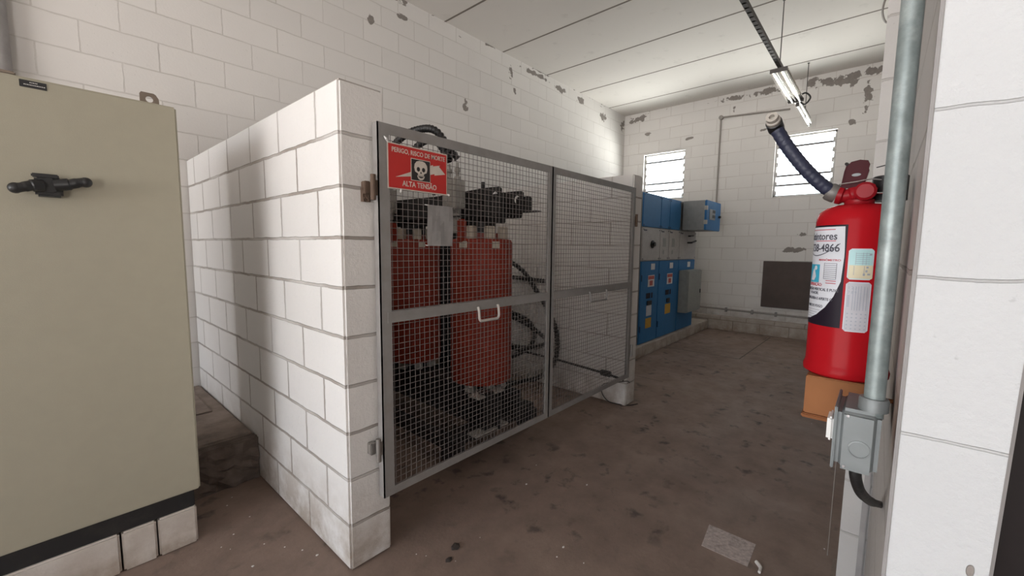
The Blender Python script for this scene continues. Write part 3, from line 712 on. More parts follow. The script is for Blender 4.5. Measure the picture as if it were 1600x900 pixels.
# ------------------------------------------------------------------ blue switchgear
def cubicle(x0, x1, label, splits, kind):
    yf = 2.23; z0 = .145
    c = root('switchgear_cubicle', label, 'electrical cabinet', ((x0+x1)/2, 2.7, z0), 'row of blue switchgear cubicles')
    bm = B(); box(bm, x0+.002, x1-.002, yf+.018, 3.25, z0, 2.07, .004); obj('body', bm, M['grey_side'], c)
    e = .006
    bm = B(); box(bm, x0+e, x1-e, yf, yf+.018, z0+.01, 1.212, .004)
    d = obj('lower_door', bm, M['blue'], c, label='blue lower door')
    xs = [x0]+splits+[x1]
    for a, b in zip(xs, xs[1:]):
        bm = B(); box(bm, a+e*.6, b-e*.6, yf+.001, yf+.018, 1.222, 1.637, .003); p = obj('middle_panel', bm, M['grey_panel'], c, label='light grey middle panel')
        bm = B(); box(bm, a+.04, a+.13, yf-.001, yf+.002, 1.595, 1.612); obj('tag', bm, M['print_dark'], p)
        bm = B()
        for xx in (a+.03, b-.03):
            for zz in (1.245, 1.615): tube(bm, [(xx, yf+.002, zz), (xx, yf-.004, zz)], .007, 8)
        each('screw', bm, M['print_dark'], p)
        if kind != 3:
            bm = B(); box(bm, a+e*.6, b-e*.6, yf+.001, yf+.018, 1.647, 2.062, .003); p2 = obj('upper_panel', bm, M['blue'], c, label='blue upper panel')
            bm = B()
            for xx in (a+.03, b-.03):
                for zz in (1.67, 2.035): tube(bm, [(xx, yf+.002, zz), (xx, yf-.004, zz)], .007, 8)
            each('screw', bm, M['print_dark'], p2)
    xm = (x0+x1)/2
    bm = B(); box(bm, xm+.02, xm+.14, yf-.002, yf+.001, 1.10, 1.18); obj('white_label', bm, M['white_st'], d)
    if kind != 3:
        bm = B(); box(bm, xm-.06, xm+.14, yf-.002, yf+.001, .88, 1.03); st = obj('warning_sticker', bm, M['white_st'], d)
        bm = B(); box(bm, xm-.05, xm+.13, yf-.003, yf-.001, .975, 1.02); box(bm, xm-.01, xm+.09, yf-.003, yf-.001, .895, .96); each('warning_print', bm, M['red_st'], st)
        bm = B(); box(bm, xm-.10, xm+.03, yf-.003, yf+.001, .73, .80, .002); box(bm, xm+.06, xm+.10, yf-.003, yf+.001, .73, .80, .002); each('inspection_window', bm, M['label_dark'], d)
    if kind == 1:
        bm = B(); lathe(bm, [(.05, 0), (.05, .012), (.028, .016), (.028, .04), (0, .042)], (xm+.03, yf, 1.43), 20, axis=(0, -1, 0)); obj('rotary_knob', bm, M['black'], c, True)
        bm = B(); box(bm, xm-.08, xm+.08, yf-.004, yf+.001, .50, .64, .002); obj('meter_plate', bm, M['label_white'], d)
        bm = B(); box(bm, xm-.07, xm+.07, yf-.012, yf, .64, .70, .004); obj('lock', bm, M['black'], d)
        bm = B(); box(bm, xm-.09, xm+.09, yf-.002, yf+.001, .34, .47); obj('yellow_label', bm, M['yellow'], d)
    if kind == 2:
        bm = B(); box(bm, xm-.09, xm+.11, yf-.002, yf+.001, .46, .60); obj('yellow_label', bm, M['yellow'], d)
        bm = B(); box(bm, xm-.05, xm+.06, yf-.012, yf, .62, .68, .004); obj('lock', bm, M['black'], d)
        for a in (x0+.10, x0+.42):
            bm = B(); box(bm, a, a+.10, yf-.001, yf+.003, 1.40, 1.52); box(bm, a+.01, a+.05, yf-.001, yf+.003, 1.30, 1.36); each('diagram', bm, M['grey_box'], c)
    if kind == 3:
        bm = B(); tube(bm, [(xm-.02, yf, 1.47), (xm-.02, yf-.06, 1.47), (xm+.14, yf-.07, 1.50)], .014, 8); tube(bm, [(xm, yf, 1.57), (xm, yf-.03, 1.57), (xm+.14, yf-.03, 1.58)], .01, 8); obj('handle', bm, M['black'], c, True)
    for zz in (.35, 1.0) if kind != 3 else ():
        bm = B(); tube(bm, [(x0+.014, yf-.006, zz-.04), (x0+.014, yf-.006, zz+.04)], .008, 8)
        obj('hinge', bm, M['blue_dark'], d, True)
    return c
cubicle(4.955, 5.51, 'blue and grey switchgear cubicle next to the cage, with a round black knob', [], 1)
cubicle(5.514, 6.23, 'middle blue and grey switchgear cubicle with two narrow upper panels', [5.82], 2)
cubicle(6.234, 6.94, 'blue and grey switchgear cubicle at the end wall, behind the protruding boxes', [], 3)

b = root('meter_box', 'blue-fronted grey box sticking out from the top of the last cubicle', 'box', (6.62, 2.06, 1.65))
bm = B(); box(bm, 6.30, 6.96, 1.925, 2.2265, 1.65, 2.068, .004); obj('body', bm, M['grey_side'], b)
bm = B(); box(bm, 6.296, 6.965, 1.895, 1.925, 1.648, 2.07, .006); dd = obj('door', bm, M['blue'], b, label='blue door')
for zz in (1.76, 1.96):
    bm = B(); box(bm, 6.29, 6.33, 1.888, 1.93, zz-.03, zz+.03, .003); obj('hinge', bm, M['tin'], dd)
bm = B(); box(bm, 6.42, 6.68, 1.888, 1.897, 1.80, 1.95, .003); pn = obj('meter_panel', bm, M['grey_side'], dd)
bm = B()
for x in (6.55, 6.62):
    for z in (1.83, 1.90): box(bm, x, x+.05, 1.884, 1.89, z, z+.04)
each('meter', bm, M['black'], pn)
bm = B(); tube(bm, [(6.88, 1.895, 1.86), (6.88, 1.865, 1.86)], .018, 10); obj('knob', bm, M['black'], dd, True)
b = root('control_box', 'grey-green box fixed low on the front of the last cubicle', 'box', (6.5, 2.15, .43))
bm = B(); box(bm, 6.26, 6.86, 2.10, 2.2265, .43, 1.06, .006); obj('body', bm, M['grey_box'], b)
bm = B(); box(bm, 6.27, 6.85, 2.085, 2.10, .44, 1.05, .005); dd = obj('door', bm, M['grey_box'], b)
bm = B(); box(bm, 6.78, 6.81, 2.075, 2.087, .70, .76, .003); obj('latch', bm, M['black'], dd)

# ------------------------------------------------------------------ end wall fittings
b = root('mounted_board', 'dark brown board fixed low on the end wall beside the extinguisher', 'board', (XE-.01, 1.05, .44))
bm = B(); box(bm, XE-.028, XE-.001, .62, 1.435, .445, 1.195, .004); obj('panel', bm, M['brown_board'], b)
bm = B(); box(bm, XE-.030, XE-.001, .70, 1.05, 1.1955, 1.206, .002); obj('edge_strip', bm, M['alum'], b)
c = root('wall_conduit', 'thin grey conduit rising above the meter box and turning along the end wall', 'conduit', (XE-.02, 2.2, 2.0))
bm = B(); tube(bm, [(XE-.02, 2.21, 1.80), (XE-.02, 2.21, 3.585)], .0135, 10); tube(bm, [(XE-.02, 2.20, 3.605), (XE-.02, 1.22, 3.545)], .0135, 10); obj('pipe', bm, M['conduit_far'], c, True)
bm = B(); lathe(bm, [(.035, 0), (.035, .05), (.028, .055), (0, .055)], (XE-.001, 2.205, 3.60), 16, axis=(-1, 0, 0)); obj('corner_box', bm, M['conduit_far'], c, True)
c = root('skirting_conduit', 'grey conduit clipped along the end wall just above its kerb', 'conduit', (XE-.03, 1.4, .34))
bm = B(); tube(bm, [(XE-.03, .0, .325), (XE-.03, 2.5, .352)], .016, 10); obj('pipe', bm, M['conduit_far'], c, True)
for y in (.2, 1.21, 1.95, 1.55):
    bm = B(); box(bm, XE-.05, XE-.001, y-.016, y+.016, .30 if y > .5 else .2305, .375, .004); obj('clip', bm, M['gate'], c)

# ------------------------------------------------------------------ ceiling rail and lamps
YL = .95
r = root('lamp_rail', 'dark perforated steel rail hung on rods below the ceiling', 'rail', (5.0, YL, 3.30))
bm = B(); x = 1.6
box(bm, 1.6, 7.7, YL-.019, YL-.016, 3.295, 3.333); box(bm, 1.6, 7.7, YL+.016, YL+.019, 3.295, 3.333); box(bm, 1.6, 7.7, YL-.019, YL+.019, 3.330, 3.333)
while x < 7.7: box(bm, x, x+.06, YL-.019, YL+.019, 3.295, 3.2975); x += .085
obj('channel', bm, M['rail'], r)
for xx in (2.3, 5.32, 7.27):
    bm = B(); tube(bm, [(xx, YL, 3.33), (xx, YL, ZC-.001)], .005, 8); lathe(bm, [(.012, 0), (.012, .012)], (xx, YL, 3.334), 6); lathe(bm, [(.014, 0), (.014, .006)], (xx, YL, ZC-.007), 10); obj('hanger_rod', bm, M['rail'], r)
l = l_mirror = root('reflector_lamp', 'unlit twin-tube lamp with mirror reflectors under the ceiling rail', 'lamp', (5.9, YL, 3.2))
bm = B(); 
box(bm, 5.28, 6.48, YL-.078, YL+.078, 3.272, 3.278, .001)
for s in (-1, 1):
    prof = [(s*.003, 3.225), (s*.015, 3.264), (s*.04, 3.27), (s*.066, 3.264), (s*.080, 3.235)]
    for (a, za), (b_, zb) in zip(prof, prof[1:]):
        v = [bm.verts.new((xx, YL+yy, zz)) for xx, yy, zz in ((5.28, a, za), (6.48, a, za), (6.48, b_, zb), (5.28, b_, zb))]; bm.faces.new(v)
rf = obj('reflector', bm, M['reflector'], l)
bm = B(); box(bm, 5.275, 5.285, YL-.080, YL+.080, 3.235, 3.278, .002); box(bm, 6.475, 6.485, YL-.080, YL+.080, 3.235, 3.278, .002); box(bm, 5.5, 5.53, YL-.012, YL+.012, 3.277, 3.2945); box(bm, 6.3, 6.33, YL-.012, YL+.012, 3.277, 3.2945); each('end_plate', bm, M['rail'], l)
for s in (-1, 1):
    bm = B(); tube(bm, [(5.286, YL+s*.040, 3.248), (6.474, YL+s*.040, 3.248)], .013, 12); obj('tube', bm, M['tube'], l, True)
l = root('hanging_batten_lamp', 'slim white lamp at the far end of the ceiling rail', 'lamp', (7.1, YL, 3.27))
bm = B(); box(bm, 6.56, 7.74, YL-.03, YL+.03, 3.255, 3.2945, .004); obj('batten', bm, M['lamp_white'], l)
bm = B(); tube(bm, [(6.6, YL, 3.232), (7.70, YL, 3.232)], .014, 12); obj('tube', bm, M['tube'], l, True)
bm = B(); box(bm, 6.575, 6.60, YL-.018, YL+.018, 3.21, 3.257, .003); box(bm, 7.70, 7.725, YL-.018, YL+.018, 3.21, 3.257, .003); box(bm, 7.2, 7.215, YL-.016, YL+.016, 3.214, 3.25, .001); each('lamp_holder', bm, M['rail'], l)
bm = B(); tube(bm, spline([(6.42, YL-.035, 3.29), (6.44, YL-.10, 3.32), (6.46, YL-.15, 3.26), (6.46, YL-.10, 3.19), (6.47, YL-.05, 3.225)], 8), .010, 8)
obj('lamp_cord', bm, M['cable'], l_mirror, True, label='black cord')
bm = B(); tube(bm, spline([(5.85, .10, ZC-.004), (5.90, .155, ZC-.03), (6.05, .175, ZC-.10), (6.25, .14, ZC-.13), (6.35, .06, ZC-.08), (6.4, .0, ZC-.05), (6.4, -.034, ZC-.04)], 8), .010, 8)
obj('ceiling_wire', bm, M['conduit_far'], None, True, label='pale wire loop hanging from the ceiling near the right wall', cat='wire', base=(5.85, .10, ZC))

# ------------------------------------------------------------------ fire extinguisher
EX, EY, ER, EZ = 1.0, .0375, .0615, 1.137
e = root('fire_extinguisher', 'red fire extinguisher with white label hanging beside the grey conduit', 'fire extinguisher', (EX, EY, EZ))
bm = B()
lathe(bm, [(.0, .004), (.046, .004), (.058, .0), (.0640, .004), (.0648, .013), (.0624, .020), (ER, .025), (ER, .286), (.0604, .295), (.0570, .303), (.0490, .310), (.036, .315), (.020, .317), (.0, .317)], (EX, EY, EZ), 56)
cyl = obj('cylinder', bm, M['ext_red'], e, True)
bm = B(); lathe(bm, [(.020, .314), (.022, .317), (.022, .324), (.016, .328)], (EX, EY, EZ), 20)
tube(bm, spline([(EX-.004, EY-.020, EZ+.333), (EX-.004, EY-.010, EZ+.337), (EX-.004, EY+.006, EZ+.336), (EX-.004, EY+.020, EZ+.333), (EX-.004, EY+.032, EZ+.336)], 5), [.012]*3+[.0165]*5+[.0155]*5+[.0125]*4+[.0165]*4, 14)
lathe(bm, [(.0, -.006), (.012, -.006), (.016, 0), (.016, .018), (.012, .022), (0, .022)], (EX-.012, EY-.008, EZ+.337), 18, axis=(-1, 0, 0))
vb = obj('valve', bm, M['ext_red2'], e, True, label='red valve body')
bm = B()      # lever: tall rounded plate leaning back, with folded edges
def lev(u, v, w):
    a = math.radians(13)
    return (EX-.014+w-.10*v, EY+.012+u*1.12-v*math.sin(a)*.8, EZ+.346+v*math.cos(a))
prism(bm, [(-.013, .0), (.013, .0), (.0145, .030), (.0143, .040), (.0105, .047), (.0, .0495), (-.0105, .047), (-.0143, .040), (-.0145, .030)], lev, .0022)
prism(bm, [(.0125, .0), (.0145, .0), (.0160, .030), (.0155, .040), (.0140, .040)], lev, .012)
prism(bm, [(-.0145, .0), (-.0125, .0), (-.014, .034), (-.0155, .030)], lev, .012)
lv = obj('lever', bm, M['ext_dark'], e, label='dark red squeeze lever')
bm = B(); prism(bm, [(u, v) for u, v in ellipse(-.001, .023, .0058, .0027, 16)], lambda u, v, w: lev(u, v, -w), .0006); obj('lever_slot', bm, M['cast'], lv)
bm = B(); tube(bm, spline([(EX-.020, EY+.030, EZ+.353), (EX-.024, EY+.006, EZ+.355), (EX-.022, EY-.014, EZ+.358), (EX-.012, EY-.028, EZ+.357)], 6), .0012, 6); obj('safety_pin', bm, M['chrome'], e, True)
bm = B(); tube(bm, spline([(EX+.01, EY+.024, EZ+.394), (EX+.0, EY+.019, EZ+.388), (EX-.008, EY+.011, EZ+.381)], 4), .0028, 6); tube(bm, spline([(EX-.004, EY-.020, EZ+.380), (EX+.004, EY-.032, EZ+.384), (EX+.01, EY-.042, EZ+.388)], 4), .001, 6); each('pin_ring', bm, M['black'], e, smooth=True)
bm = B(); lathe(bm, [(.0, 0), (.025, 0), (.025, .042), (.0225, .044), (.0205, .036), (0, .036)], (EX+.018, EY-.040, EZ+.322), 24); hk = obj('hose_clip', bm, M['black'], e, True)
bm = B(); tube(bm, [(EX-.012, EY-.020, EZ+.334), (EX-.012, EY-.060, EZ+.333)], .0018, 6); obj('clip_wire', bm, M['chrome'], hk)
# hose and nozzle: swings out from the valve
hp = [(EX-.004, EY+.034, EZ+.338), (EX-.012, EY+.054, EZ+.353), (EX-.022, EY+.085, EZ+.389), (EX-.028, EY+.113, EZ+.430), (EX-.034, EY+.132, EZ+.464)]
bm = corrugated(hp, .0116, .010, 14, .035); obj('hose', bm, M['hose'], e, True, label='dark blue hose')
bm = B(); lathe(bm, [(.0155, 0), (.0165, .004), (.0165, .014), (.0145, .018)], (EX-.002, EY+.032, EZ+.336), 18, axis=(-.1, .8, .45)); obj('hose_nut', bm, M['nut'], e, True)
ax = Vector((-.92, .06, .38)).normalized()
bm = B(); lathe(bm, [(.0140, -.022), (.0140, 0.0), (.0125, .001)], Vector((EX-.043, EY+.137, EZ+.478)), 20, axis=ax); nz = obj('nozzle', bm, M['black'], e, True)
bm = B(); lathe(bm, [(.0118, .0), (.0125, .002), (.0125, .007), (.0095, .008), (.0105, .011), (.0105, .017), (.005, .017), (.0045, .010), (0, .010)], Vector((EX-.043, EY+.137, EZ+.478)), 20, axis=ax); obj('nozzle_tip', bm, M['nozzle'], nz, True)

# wrapped labels: u runs from right to left round the body, v up from the base of the label
def wrap(th0, zb, r=ER):
    """layout x (metres, growing to the viewer's right) and y become a spot on the cylinder"""
    def f(x, y, w):
        th = th0 - x/ER*-1.0
        return (EX+(r+w)*math.cos(th), EY+(r+w)*math.sin(th), EZ+zb+y)
    return f
# angle PI faces the viewer; smaller angles lie towards the room, larger ones towards the wall
TH = PI-.15
def patch(poly, f, w, n=14):
    """outline filled with a fan that follows the curve: slice into vertical strips"""
    xs = sorted(set([p[0] for p in poly])); x0, x1 = min(xs), max(xs); bm = B()
    def span(x):
        ys = []
        for i in range(len(poly)):
            (ax_, ay), (bx_, by) = poly[i], poly[(i+1) % len(poly)]
            if ax_ == bx_:
                if abs(ax_-x) < 1e-9: ys += [ay, by]
            elif min(ax_, bx_)-1e-9 <= x <= max(ax_, bx_)+1e-9: ys.append(ay+(by-ay)*(x-ax_)/(bx_-ax_))
        return min(ys), max(ys)
    S = sorted(set(xs+[x0+(x1-x0)*k/n for k in range(n+1)])); prev = None
    for x in S:
        a, b = span(x); cur = (bm.verts.new(f(x, a, w)), bm.verts.new(f(x, b, w)))
        if prev: bm.faces.new((prev[0], cur[0], cur[1], prev[1]))
        prev = cur
    return bm
f_ = wrap(TH, .094)
def f(x, y, w): return f_(x, y*1.07, w)
W, H = .20, .172
lab = obj('label', patch([(-W, 0), (0, 0), (0, H), (-W, H)], f, .0004, 30), M['label_dark'], cyl, True, label='white and black printed label')
arc = [(-W, .006), (-.10, .006), (-.060, .010), (-.042, .018), (-.026, .032), (-.013, .052), (-.004, .078), (-.002, .118), (-.002, .128), (-.010, .134), (-.006, .142), (-.004, .169), (-W, .169)]
obj('label_field', patch(arc, f, .0008, 30), M['label_white'], lab, True)
def words(parts, nm, m, w=.0012):
    bm = B()
    for s_, size, x, y, al, sq in parts: merge(bm, text_bm(s_, size, lambda u, v, ww: f(x+u, y+v, w+ww), .00015, al, size*.012, sq))
    obj(nm, bm, M[m], lab)
words([('Extintores', .0175, -.014, .1475, 'RIGHT', .95), ('738-4866', .0185, -.009, .1275, 'RIGHT', .92)], 'big_print', 'print_dark')
words([('POSIÇÃO VERTICAL E PUXE', .0068, -.006, .060, 'RIGHT', .85), ('O LACRE.', .0066, -.040, .0535, 'RIGHT', .85), ('MANGUEIRA E APERTE O', .0066, -.014, .044, 'RIGHT', .85), ('BASE DO FOGO', .0066, -.030, .031, 'RIGHT', .85)], 'instructions', 'print_dark')
words([('OPERAÇÃO:', .0075, -.034, .068, 'RIGHT', .9), ('MANÔMETRO', .0048, -.006, .1115, 'RIGHT', 1.3)], 'red_print', 'label_red')
bm = B()
for (x0, x1, y, h) in ((-.075, -.018, .1638, .0012), (-.06, -.016, .1448, .0012)): merge(bm, patch([(x0, y), (x1, y), (x1, y+h), (x0, y+h)], f, .0012, 8))
for y in (.0735, .0775): merge(bm, patch([(-.028, y), (-.011, y), (-.011, y+.0012), (-.028, y+.0012)], f, .0012, 4))
obj('red_rule', bm, M['label_red'], lab)
bm = B()
for k in range(20):
    x0 = -.085+.0038*k; y0 = .1245+.00016*((k-8)**2-30)*.9; y1 = .1245+.00016*((k-7)**2-30)*.9
    if x0 > -.012: break
    merge(bm, patch([(x0, y0-.0007), (x0+.0038, y1-.0007), (x0+.0038, y1+.0007), (x0, y0+.0007)], f, .0012, 1))
for k, x1 in enumerate((-.035, -.041, -.047, -.052)): merge(bm, patch([(-.09, .026-.0042*k), (x1, .026-.0042*k), (x1, .0265-.0042*k), (-.09, .0265-.0042*k)], f, .0012, 6))
# small table of classes
for x in (-.033, -.012): merge(bm, patch([(x, .081), (x+.0007, .081), (x+.0007, .108), (x, .108)], f, .0012, 1))
for k in range(9): merge(bm, patch([(-.033, .081+.0033*k), (-.0115, .081+.0033*k), (-.0115, .0816+.0033*k), (-.033, .0816+.0033*k)], f, .0012, 4))
obj('rules', bm, M['print_dark'], lab)
pic = obj('pictogram', patch([(-.075, .074), (-.042, .074), (-.042, .105), (-.075, .105)], f, .0012, 8), M['label_blue'], lab)
bm = patch([(-.066, .077), (-.055, .077), (-.050, .084), (-.054, .094), (-.058, .098), (-.062, .091)], f, .0016, 4); merge(bm, patch(ellipse(-.052, .099, .004, .004, 10), f, .0016, 4)); obj('pictogram_figure', bm, M['label_white'], pic)
# two stickers on the right half
f2 = wrap(PI-.09, .0)
def sticker(x0, x1, y0, y1, m, border, nm):
    r_ = .004
    poly = [(x0, y0+r_), (x0+r_, y0), (x1-r_, y0), (x1, y0+r_), (x1, y1-r_), (x1-r_, y1), (x0+r_, y1), (x0, y1-r_)]
    o = obj(nm, patch(poly, f2, .0004, 10), M[border], cyl, True); b_ = .0016
    obj('sticker_face', patch([(x0+b_, y0+b_), (x1-b_, y0+b_), (x1-b_, y1-b_), (x0+b_, y1-b_)], f2, .0008, 8), M[m], o, True); return o
s1 = sticker(.0, .035, .182, .236, 'st_blue', 'label_white', 'inspection_sticker')
def f3(x, y, w): return f2(x, y-.0137, w)
obj('cream_band', patch([(.0018, .198), (.0342, .198), (.0342, .221), (.0018, .221)], f3, .0012, 6), M['st_cream'], s1)
bm = B()
for k in range(6): merge(bm, patch([(.010, .224+.0034*k), (.029, .224+.0034*k), (.029, .2246+.0034*k), (.010, .2246+.0034*k)], f3, .0014, 3))
for x in (.010, .0195, .024): merge(bm, patch([(x, .222), (x+.0005, .222), (x+.0005, .243), (x, .243)], f3, .0014, 1))
for x in (.0085, .022): merge(bm, patch([(x, .204), (x+.0006, .204), (x+.0006, .220), (x, .220)], f3, .0016, 1))
for (x, y, w_, h_) in ((.025, .216, .003, .003), (.024, .209, .003, .004), (.021, .203, .003, .004), (.027, .204, .004, .003), (.028, .238, .0035, .0035)): merge(bm, patch([(x, y), (x+w_, y), (x+w_, y+h_), (x, y+h_)], f3, .0016, 1))
obj('sticker_print', bm, M['st_line'], s1)
s2 = sticker(.0, .035, .090, .178, 'st_grey', 'label_white', 'service_sticker')
def f4(x, y, w): return f2(x, .090+(y-.118)*1.2, w)
bm = B()
merge(bm, text_bm('1 2 3', .006, lambda u, v, w: f4(.003+u, .181+v, .0014+w), .0001)); merge(bm, text_bm('7 8 9', .006, lambda u, v, w: f4(.003+u, .174+v, .0014+w), .0001))
for k in range(8): merge(bm, patch([(.003, .155+.0022*k), (.0065, .155+.0022*k), (.0065, .1563+.0022*k), (.003, .1563+.0022*k)], f4, .0014, 1))
for x in (.010, .0135, .017, .0205, .025, .029): merge(bm, patch([(x, .150), (x+.0009, .150), (x+.0009, .186-.2*abs(x-.02)), (x, .186-.2*abs(x-.02))], f4, .0014, 1))
for i in range(5):
    for j in range(5): merge(bm, patch([(.004+.0062*i, .122+.0055*j), (.0062+.0062*i, .122+.0055*j), (.0062+.0062*i, .1235+.0055*j), (.004+.0062*i, .1235+.0055*j)], f4, .0014, 1))
obj('sticker_print', bm, M['st_line'], s2)

# plywood bracket it stands on
w = root('plywood_mount', 'orange plywood bracket on the wall under the fire extinguisher', 'bracket', (1.0, .03, 1.03))
bm = B(); tube(bm, [(1.0, YR+.0005, 1.10), (1.0, -.015, 1.10)], .004, 8); box(bm, .940, 1.075, -.020, .090, 1.064, 1.1365, .002); obj('block', bm, M['wood'], w)
bm = B(); box(bm, .936, 1.080, -.021, .093, 1.056, 1.064, .002); obj('base_board', bm, M['wood_dark'], w)

# ------------------------------------------------------------------ conduit, box, cable on the right wall
c = root('steel_conduit', 'galvanised steel conduit running up the wall beside the extinguisher', 'conduit', (.76, -.006, 1.14))
bm = B(); tube(bm, [(.765, -.007, 1.136), (.765, -.007, ZC-.001)], .0118, 20); obj('pipe', bm, M['conduit'], c, True)
bm = B(); lathe(bm, [(.0125, -.004), (.0168, -.004), (.0168, .011), (.0155, .014), (.0125, .014)], (.765, -.007, 1.150), 24); obj('coupling', bm, M['cast'], c, True)
for zc in (1.9, 2.8):
    bm = B(); lathe(bm, [(.0121, -.009), (.0135, -.009), (.0135, .009), (.0121, .009)], (.765, -.007, zc), 20); box(bm, .762, .768, YR+.0005, -.018, zc-.009, zc+.009); obj('saddle', bm, M['cast'], c, True)
j = root('switch_box', 'grey cast junction box at the foot of the steel conduit', 'junction box', (.80, .0, 1.05))
bm = B(); box(bm, .742, .845, -.017, .031, 1.055, 1.146, .008, seg=3); obj('body', bm, M['cast'], j, True)
bm = B(); box(bm, .7435, .847, .031, .0345, 1.054, 1.147, .0015); cv = obj('cover', bm, M['cast'], j)
bm = B(); box(bm, .760, .800, .0345, .043, 1.088, 1.124, .003); obj('switch_rocker', bm, M['switch'], cv)
bm = B(); lathe(bm, [(.0125, 0), (.0125, .0012), (.0108, .0016), (.0108, .0004), (0, .0004)], (.742, .004, 1.092), 24, axis=(-1, 0, 0)); obj('knockout', bm, M['cast'], j, True)
for zz in (1.063, 1.137):
    bm = B(); tube(bm, [(.742, .019, zz), (.7405, .019, zz)], .002, 8); obj('screw', bm, M['chrome'], j)
bm = B(); tube(bm, spline([(.775, .006, 1.056), (.778, .005, 1.036), (.80, -.002, 1.006), (.90, -.016, .950), (1.06, -.0352, .875)], 6), [.0075]*20+[.0065]*5, 10)
obj('black_cord', bm, M['cable'], None, True, label='short black cord leaving the junction box into the wall', cat='cord', base=(.765, .008, 1.05))
bm = B(); box(bm, .728, .736, YR-.001, -.031, .93, 1.9, .001); struct('trim_5', bm, M['frame_grey'], label='thin grey strip on the wall corner behind the conduit', cat='trim')
bm = B(); tube(bm, [(2.25, .085, .012), (2.25, .083, .62)], .0015, 6); obj('hanging_string', bm, M['conduit_far'], None, label='thin pale string hanging before the pilaster', cat='string', base=(2.25, .085, 0))

# ------------------------------------------------------------------ things on the floor
bm = B(); P = [(2.131, .548), (2.129, .342), (1.948, .338), (1.948, .529)]
def flat(u, v, w): return (u, v, .001+w)
prism(bm, P, flat, .0012); obj('paper_sheet', bm, M['paper_floor'], None, label='dirty grey sheet of paper lying on the floor', cat='paper', base=(2.04, .44, .001))
def crumb(x, y, s, m, z=0.0):
    t = bmesh.new(); bmesh.ops.create_icosphere(t, subdivisions=1, radius=s)
    for v in t.verts: v.co = Vector((v.co.x*random.uniform(.7, 1.5), v.co.y*random.uniform(.6, 1.2), max(-.3*s, v.co.z*random.uniform(.3, .55))))
    bmesh.ops.translate(t, verts=t.verts, vec=(x, y, .25*s))
    bm = B(); join(bm, t); return bm
fl_pos = [(1.996, 1.539), (1.79, 1.45), (2.021, 1.186), (1.03, 1.46), (1.053, 1.42), (1.296, 1.328), (.655, 1.939), (.486, 2.106), (.62, 2.297), (.526, 2.207), (.462, 2.15), (.519, 1.918),
          (3.982, .32), (2.312, .10), (1.44, .986), (1.488, .877), (.73, 1.78), (.571, 2.486), (.61, 2.55), (1.509, .999), (.60, 2.03), (.70, 1.86), (1.12, 1.30)]
for i, (x, y) in enumerate(fl_pos):
    obj('paint_flake', crumb(x, y, random.choice((.0025, .0035, .004, .006)), None), M['flake'], None, label='small white paint flake lying on the dusty brown floor', cat='paint flake', group='white paint flakes on the floor', base=(x, y, 0))
bm = B(); tube(bm, spline([(2.0, .315, .006), (1.975, .295, .006), (1.94, .292, .006)], 5), [.008]*6+[.006]*5, 8); obj('paper_scrap', bm, M['flake'], None, label='white scrap beside the sheet of paper on the floor', cat='scrap', base=(1.97, .3, 0))
for (x, y, s_, lb) in ((1.179, 1.362, .022, 'larger dark crumb on the floor in front of the gate'), (1.106, 1.325, .016, 'smaller dark crumb nearest the near pillar on the floor')):
    obj('dark_crumb', crumb(x, y, s_, None), M['leaf'], None, label=lb, cat='crumb', base=(x, y, 0))

# ------------------------------------------------------------------ light: the sky through doorway and windows
wd = bpy.data.worlds.new('sky'); scene.world = wd; wd.use_nodes = True
nt = wd.node_tree; bg = nt.nodes['Background']
tc = N(nt, 'ShaderNodeTexCoord'); sx = N(nt, 'ShaderNodeSeparateXYZ'); nt.links.new(tc.outputs['Generated'], sx.inputs[0])
cr = N(nt, 'ShaderNodeValToRGB'); nt.links.new(mapr(nt, sx.outputs[2], -.5, .5), cr.inputs[0])
el = cr.color_ramp.elements
el[0].position = .0; el[0].color = (2.7, 2.58, 2.46, 1); el[1].position = 1.0; el[1].color = (.76, .86, 1.0, 1)
for p_, c_ in ((.47, (2.9, 2.78, 2.66, 1)), (.53, (.92, .95, .98, 1))):
    k = el.new(p_); k.color = c_
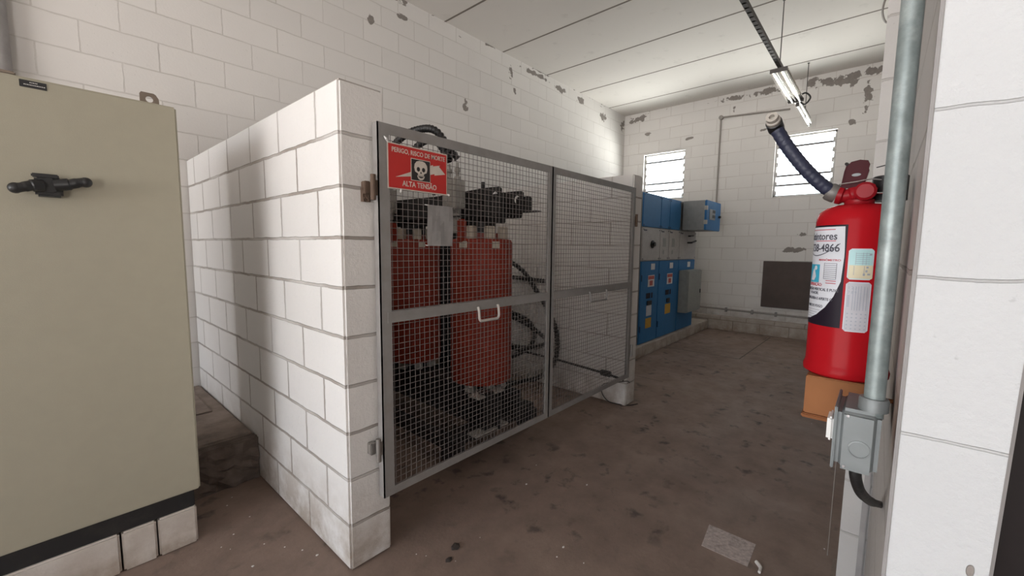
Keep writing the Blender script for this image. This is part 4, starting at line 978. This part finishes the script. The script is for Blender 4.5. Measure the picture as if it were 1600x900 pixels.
# extra glow added low beyond the end wall, to brighten the ceiling
end_glow = math_node(nt, 'MULTIPLY', mapr(nt, sx.outputs[0], .1, .6, 0, 1), mapr(nt, sx.outputs[2], -.38, -.12, 1, 0))
nt.links.new(cr.outputs[0], bg.inputs[0]); nt.links.new(math_node(nt, 'MULTIPLY', math_node(nt, 'ADD', math_node(nt, 'MULTIPLY', end_glow, 2.0), 1.0), 6.0), bg.inputs[1])

def portal(loc, rot, sx_, sy_):
    la = bpy.data.lights.new('daylight_portal', 'AREA'); la.shape = 'RECTANGLE'; la.size = sx_; la.size_y = sy_
    la.cycles.is_portal = True
    o = bpy.data.objects.new('daylight_portal', la); COL.objects.link(o); o.location = loc; o.rotation_euler = rot
portal((XR-.1, (OPN[0]+OPN[1])/2, OPN[3]/2), (0, -PI/2, 0), OPN[3], OPN[1]-OPN[0])
portal((-2.95, -3.3, .95), (PI/2, 0, 0), 1.1, 1.9)  # portal of the added side opening
for w_ in (W1, W2): portal((XE+.15, (w_[0]+w_[1])/2, (w_[2]+w_[3])/2), (0, PI/2, 0), w_[3]-w_[2], w_[1]-w_[0])

# ------------------------------------------------------------------ camera
cam = bpy.data.cameras.new('camera'); co = bpy.data.objects.new('camera', cam); COL.objects.link(co)
yaw, pit, rol = .72266, .09674, .010869
fw = Vector((math.cos(yaw)*math.cos(pit), math.sin(yaw)*math.cos(pit), -math.sin(pit)))
rt = fw.cross(Vector((0, 0, 1))).normalized(); up = rt.cross(fw)
r2 = math.cos(rol)*rt+math.sin(rol)*up; u2 = -math.sin(rol)*rt+math.cos(rol)*up
mt = Matrix((r2, u2, -fw)).transposed().to_4x4(); mt.translation = (0, 0, 1.36845)
co.matrix_world = mt
cam.sensor_width = 36; cam.sensor_fit = 'HORIZONTAL'; cam.lens = 651.445*36/1600; cam.clip_start = .02
scene.camera = co
scene.view_settings.view_transform = 'Standard'; scene.view_settings.look = 'None'
scene.view_settings.exposure = 0.0; scene.view_settings.gamma = 1.0; scene.view_settings.use_curve_mapping = False
scene.cycles.max_bounces = 10; scene.cycles.diffuse_bounces = 6; scene.cycles.transparent_max_bounces = 16
scene.cycles.use_denoising = True
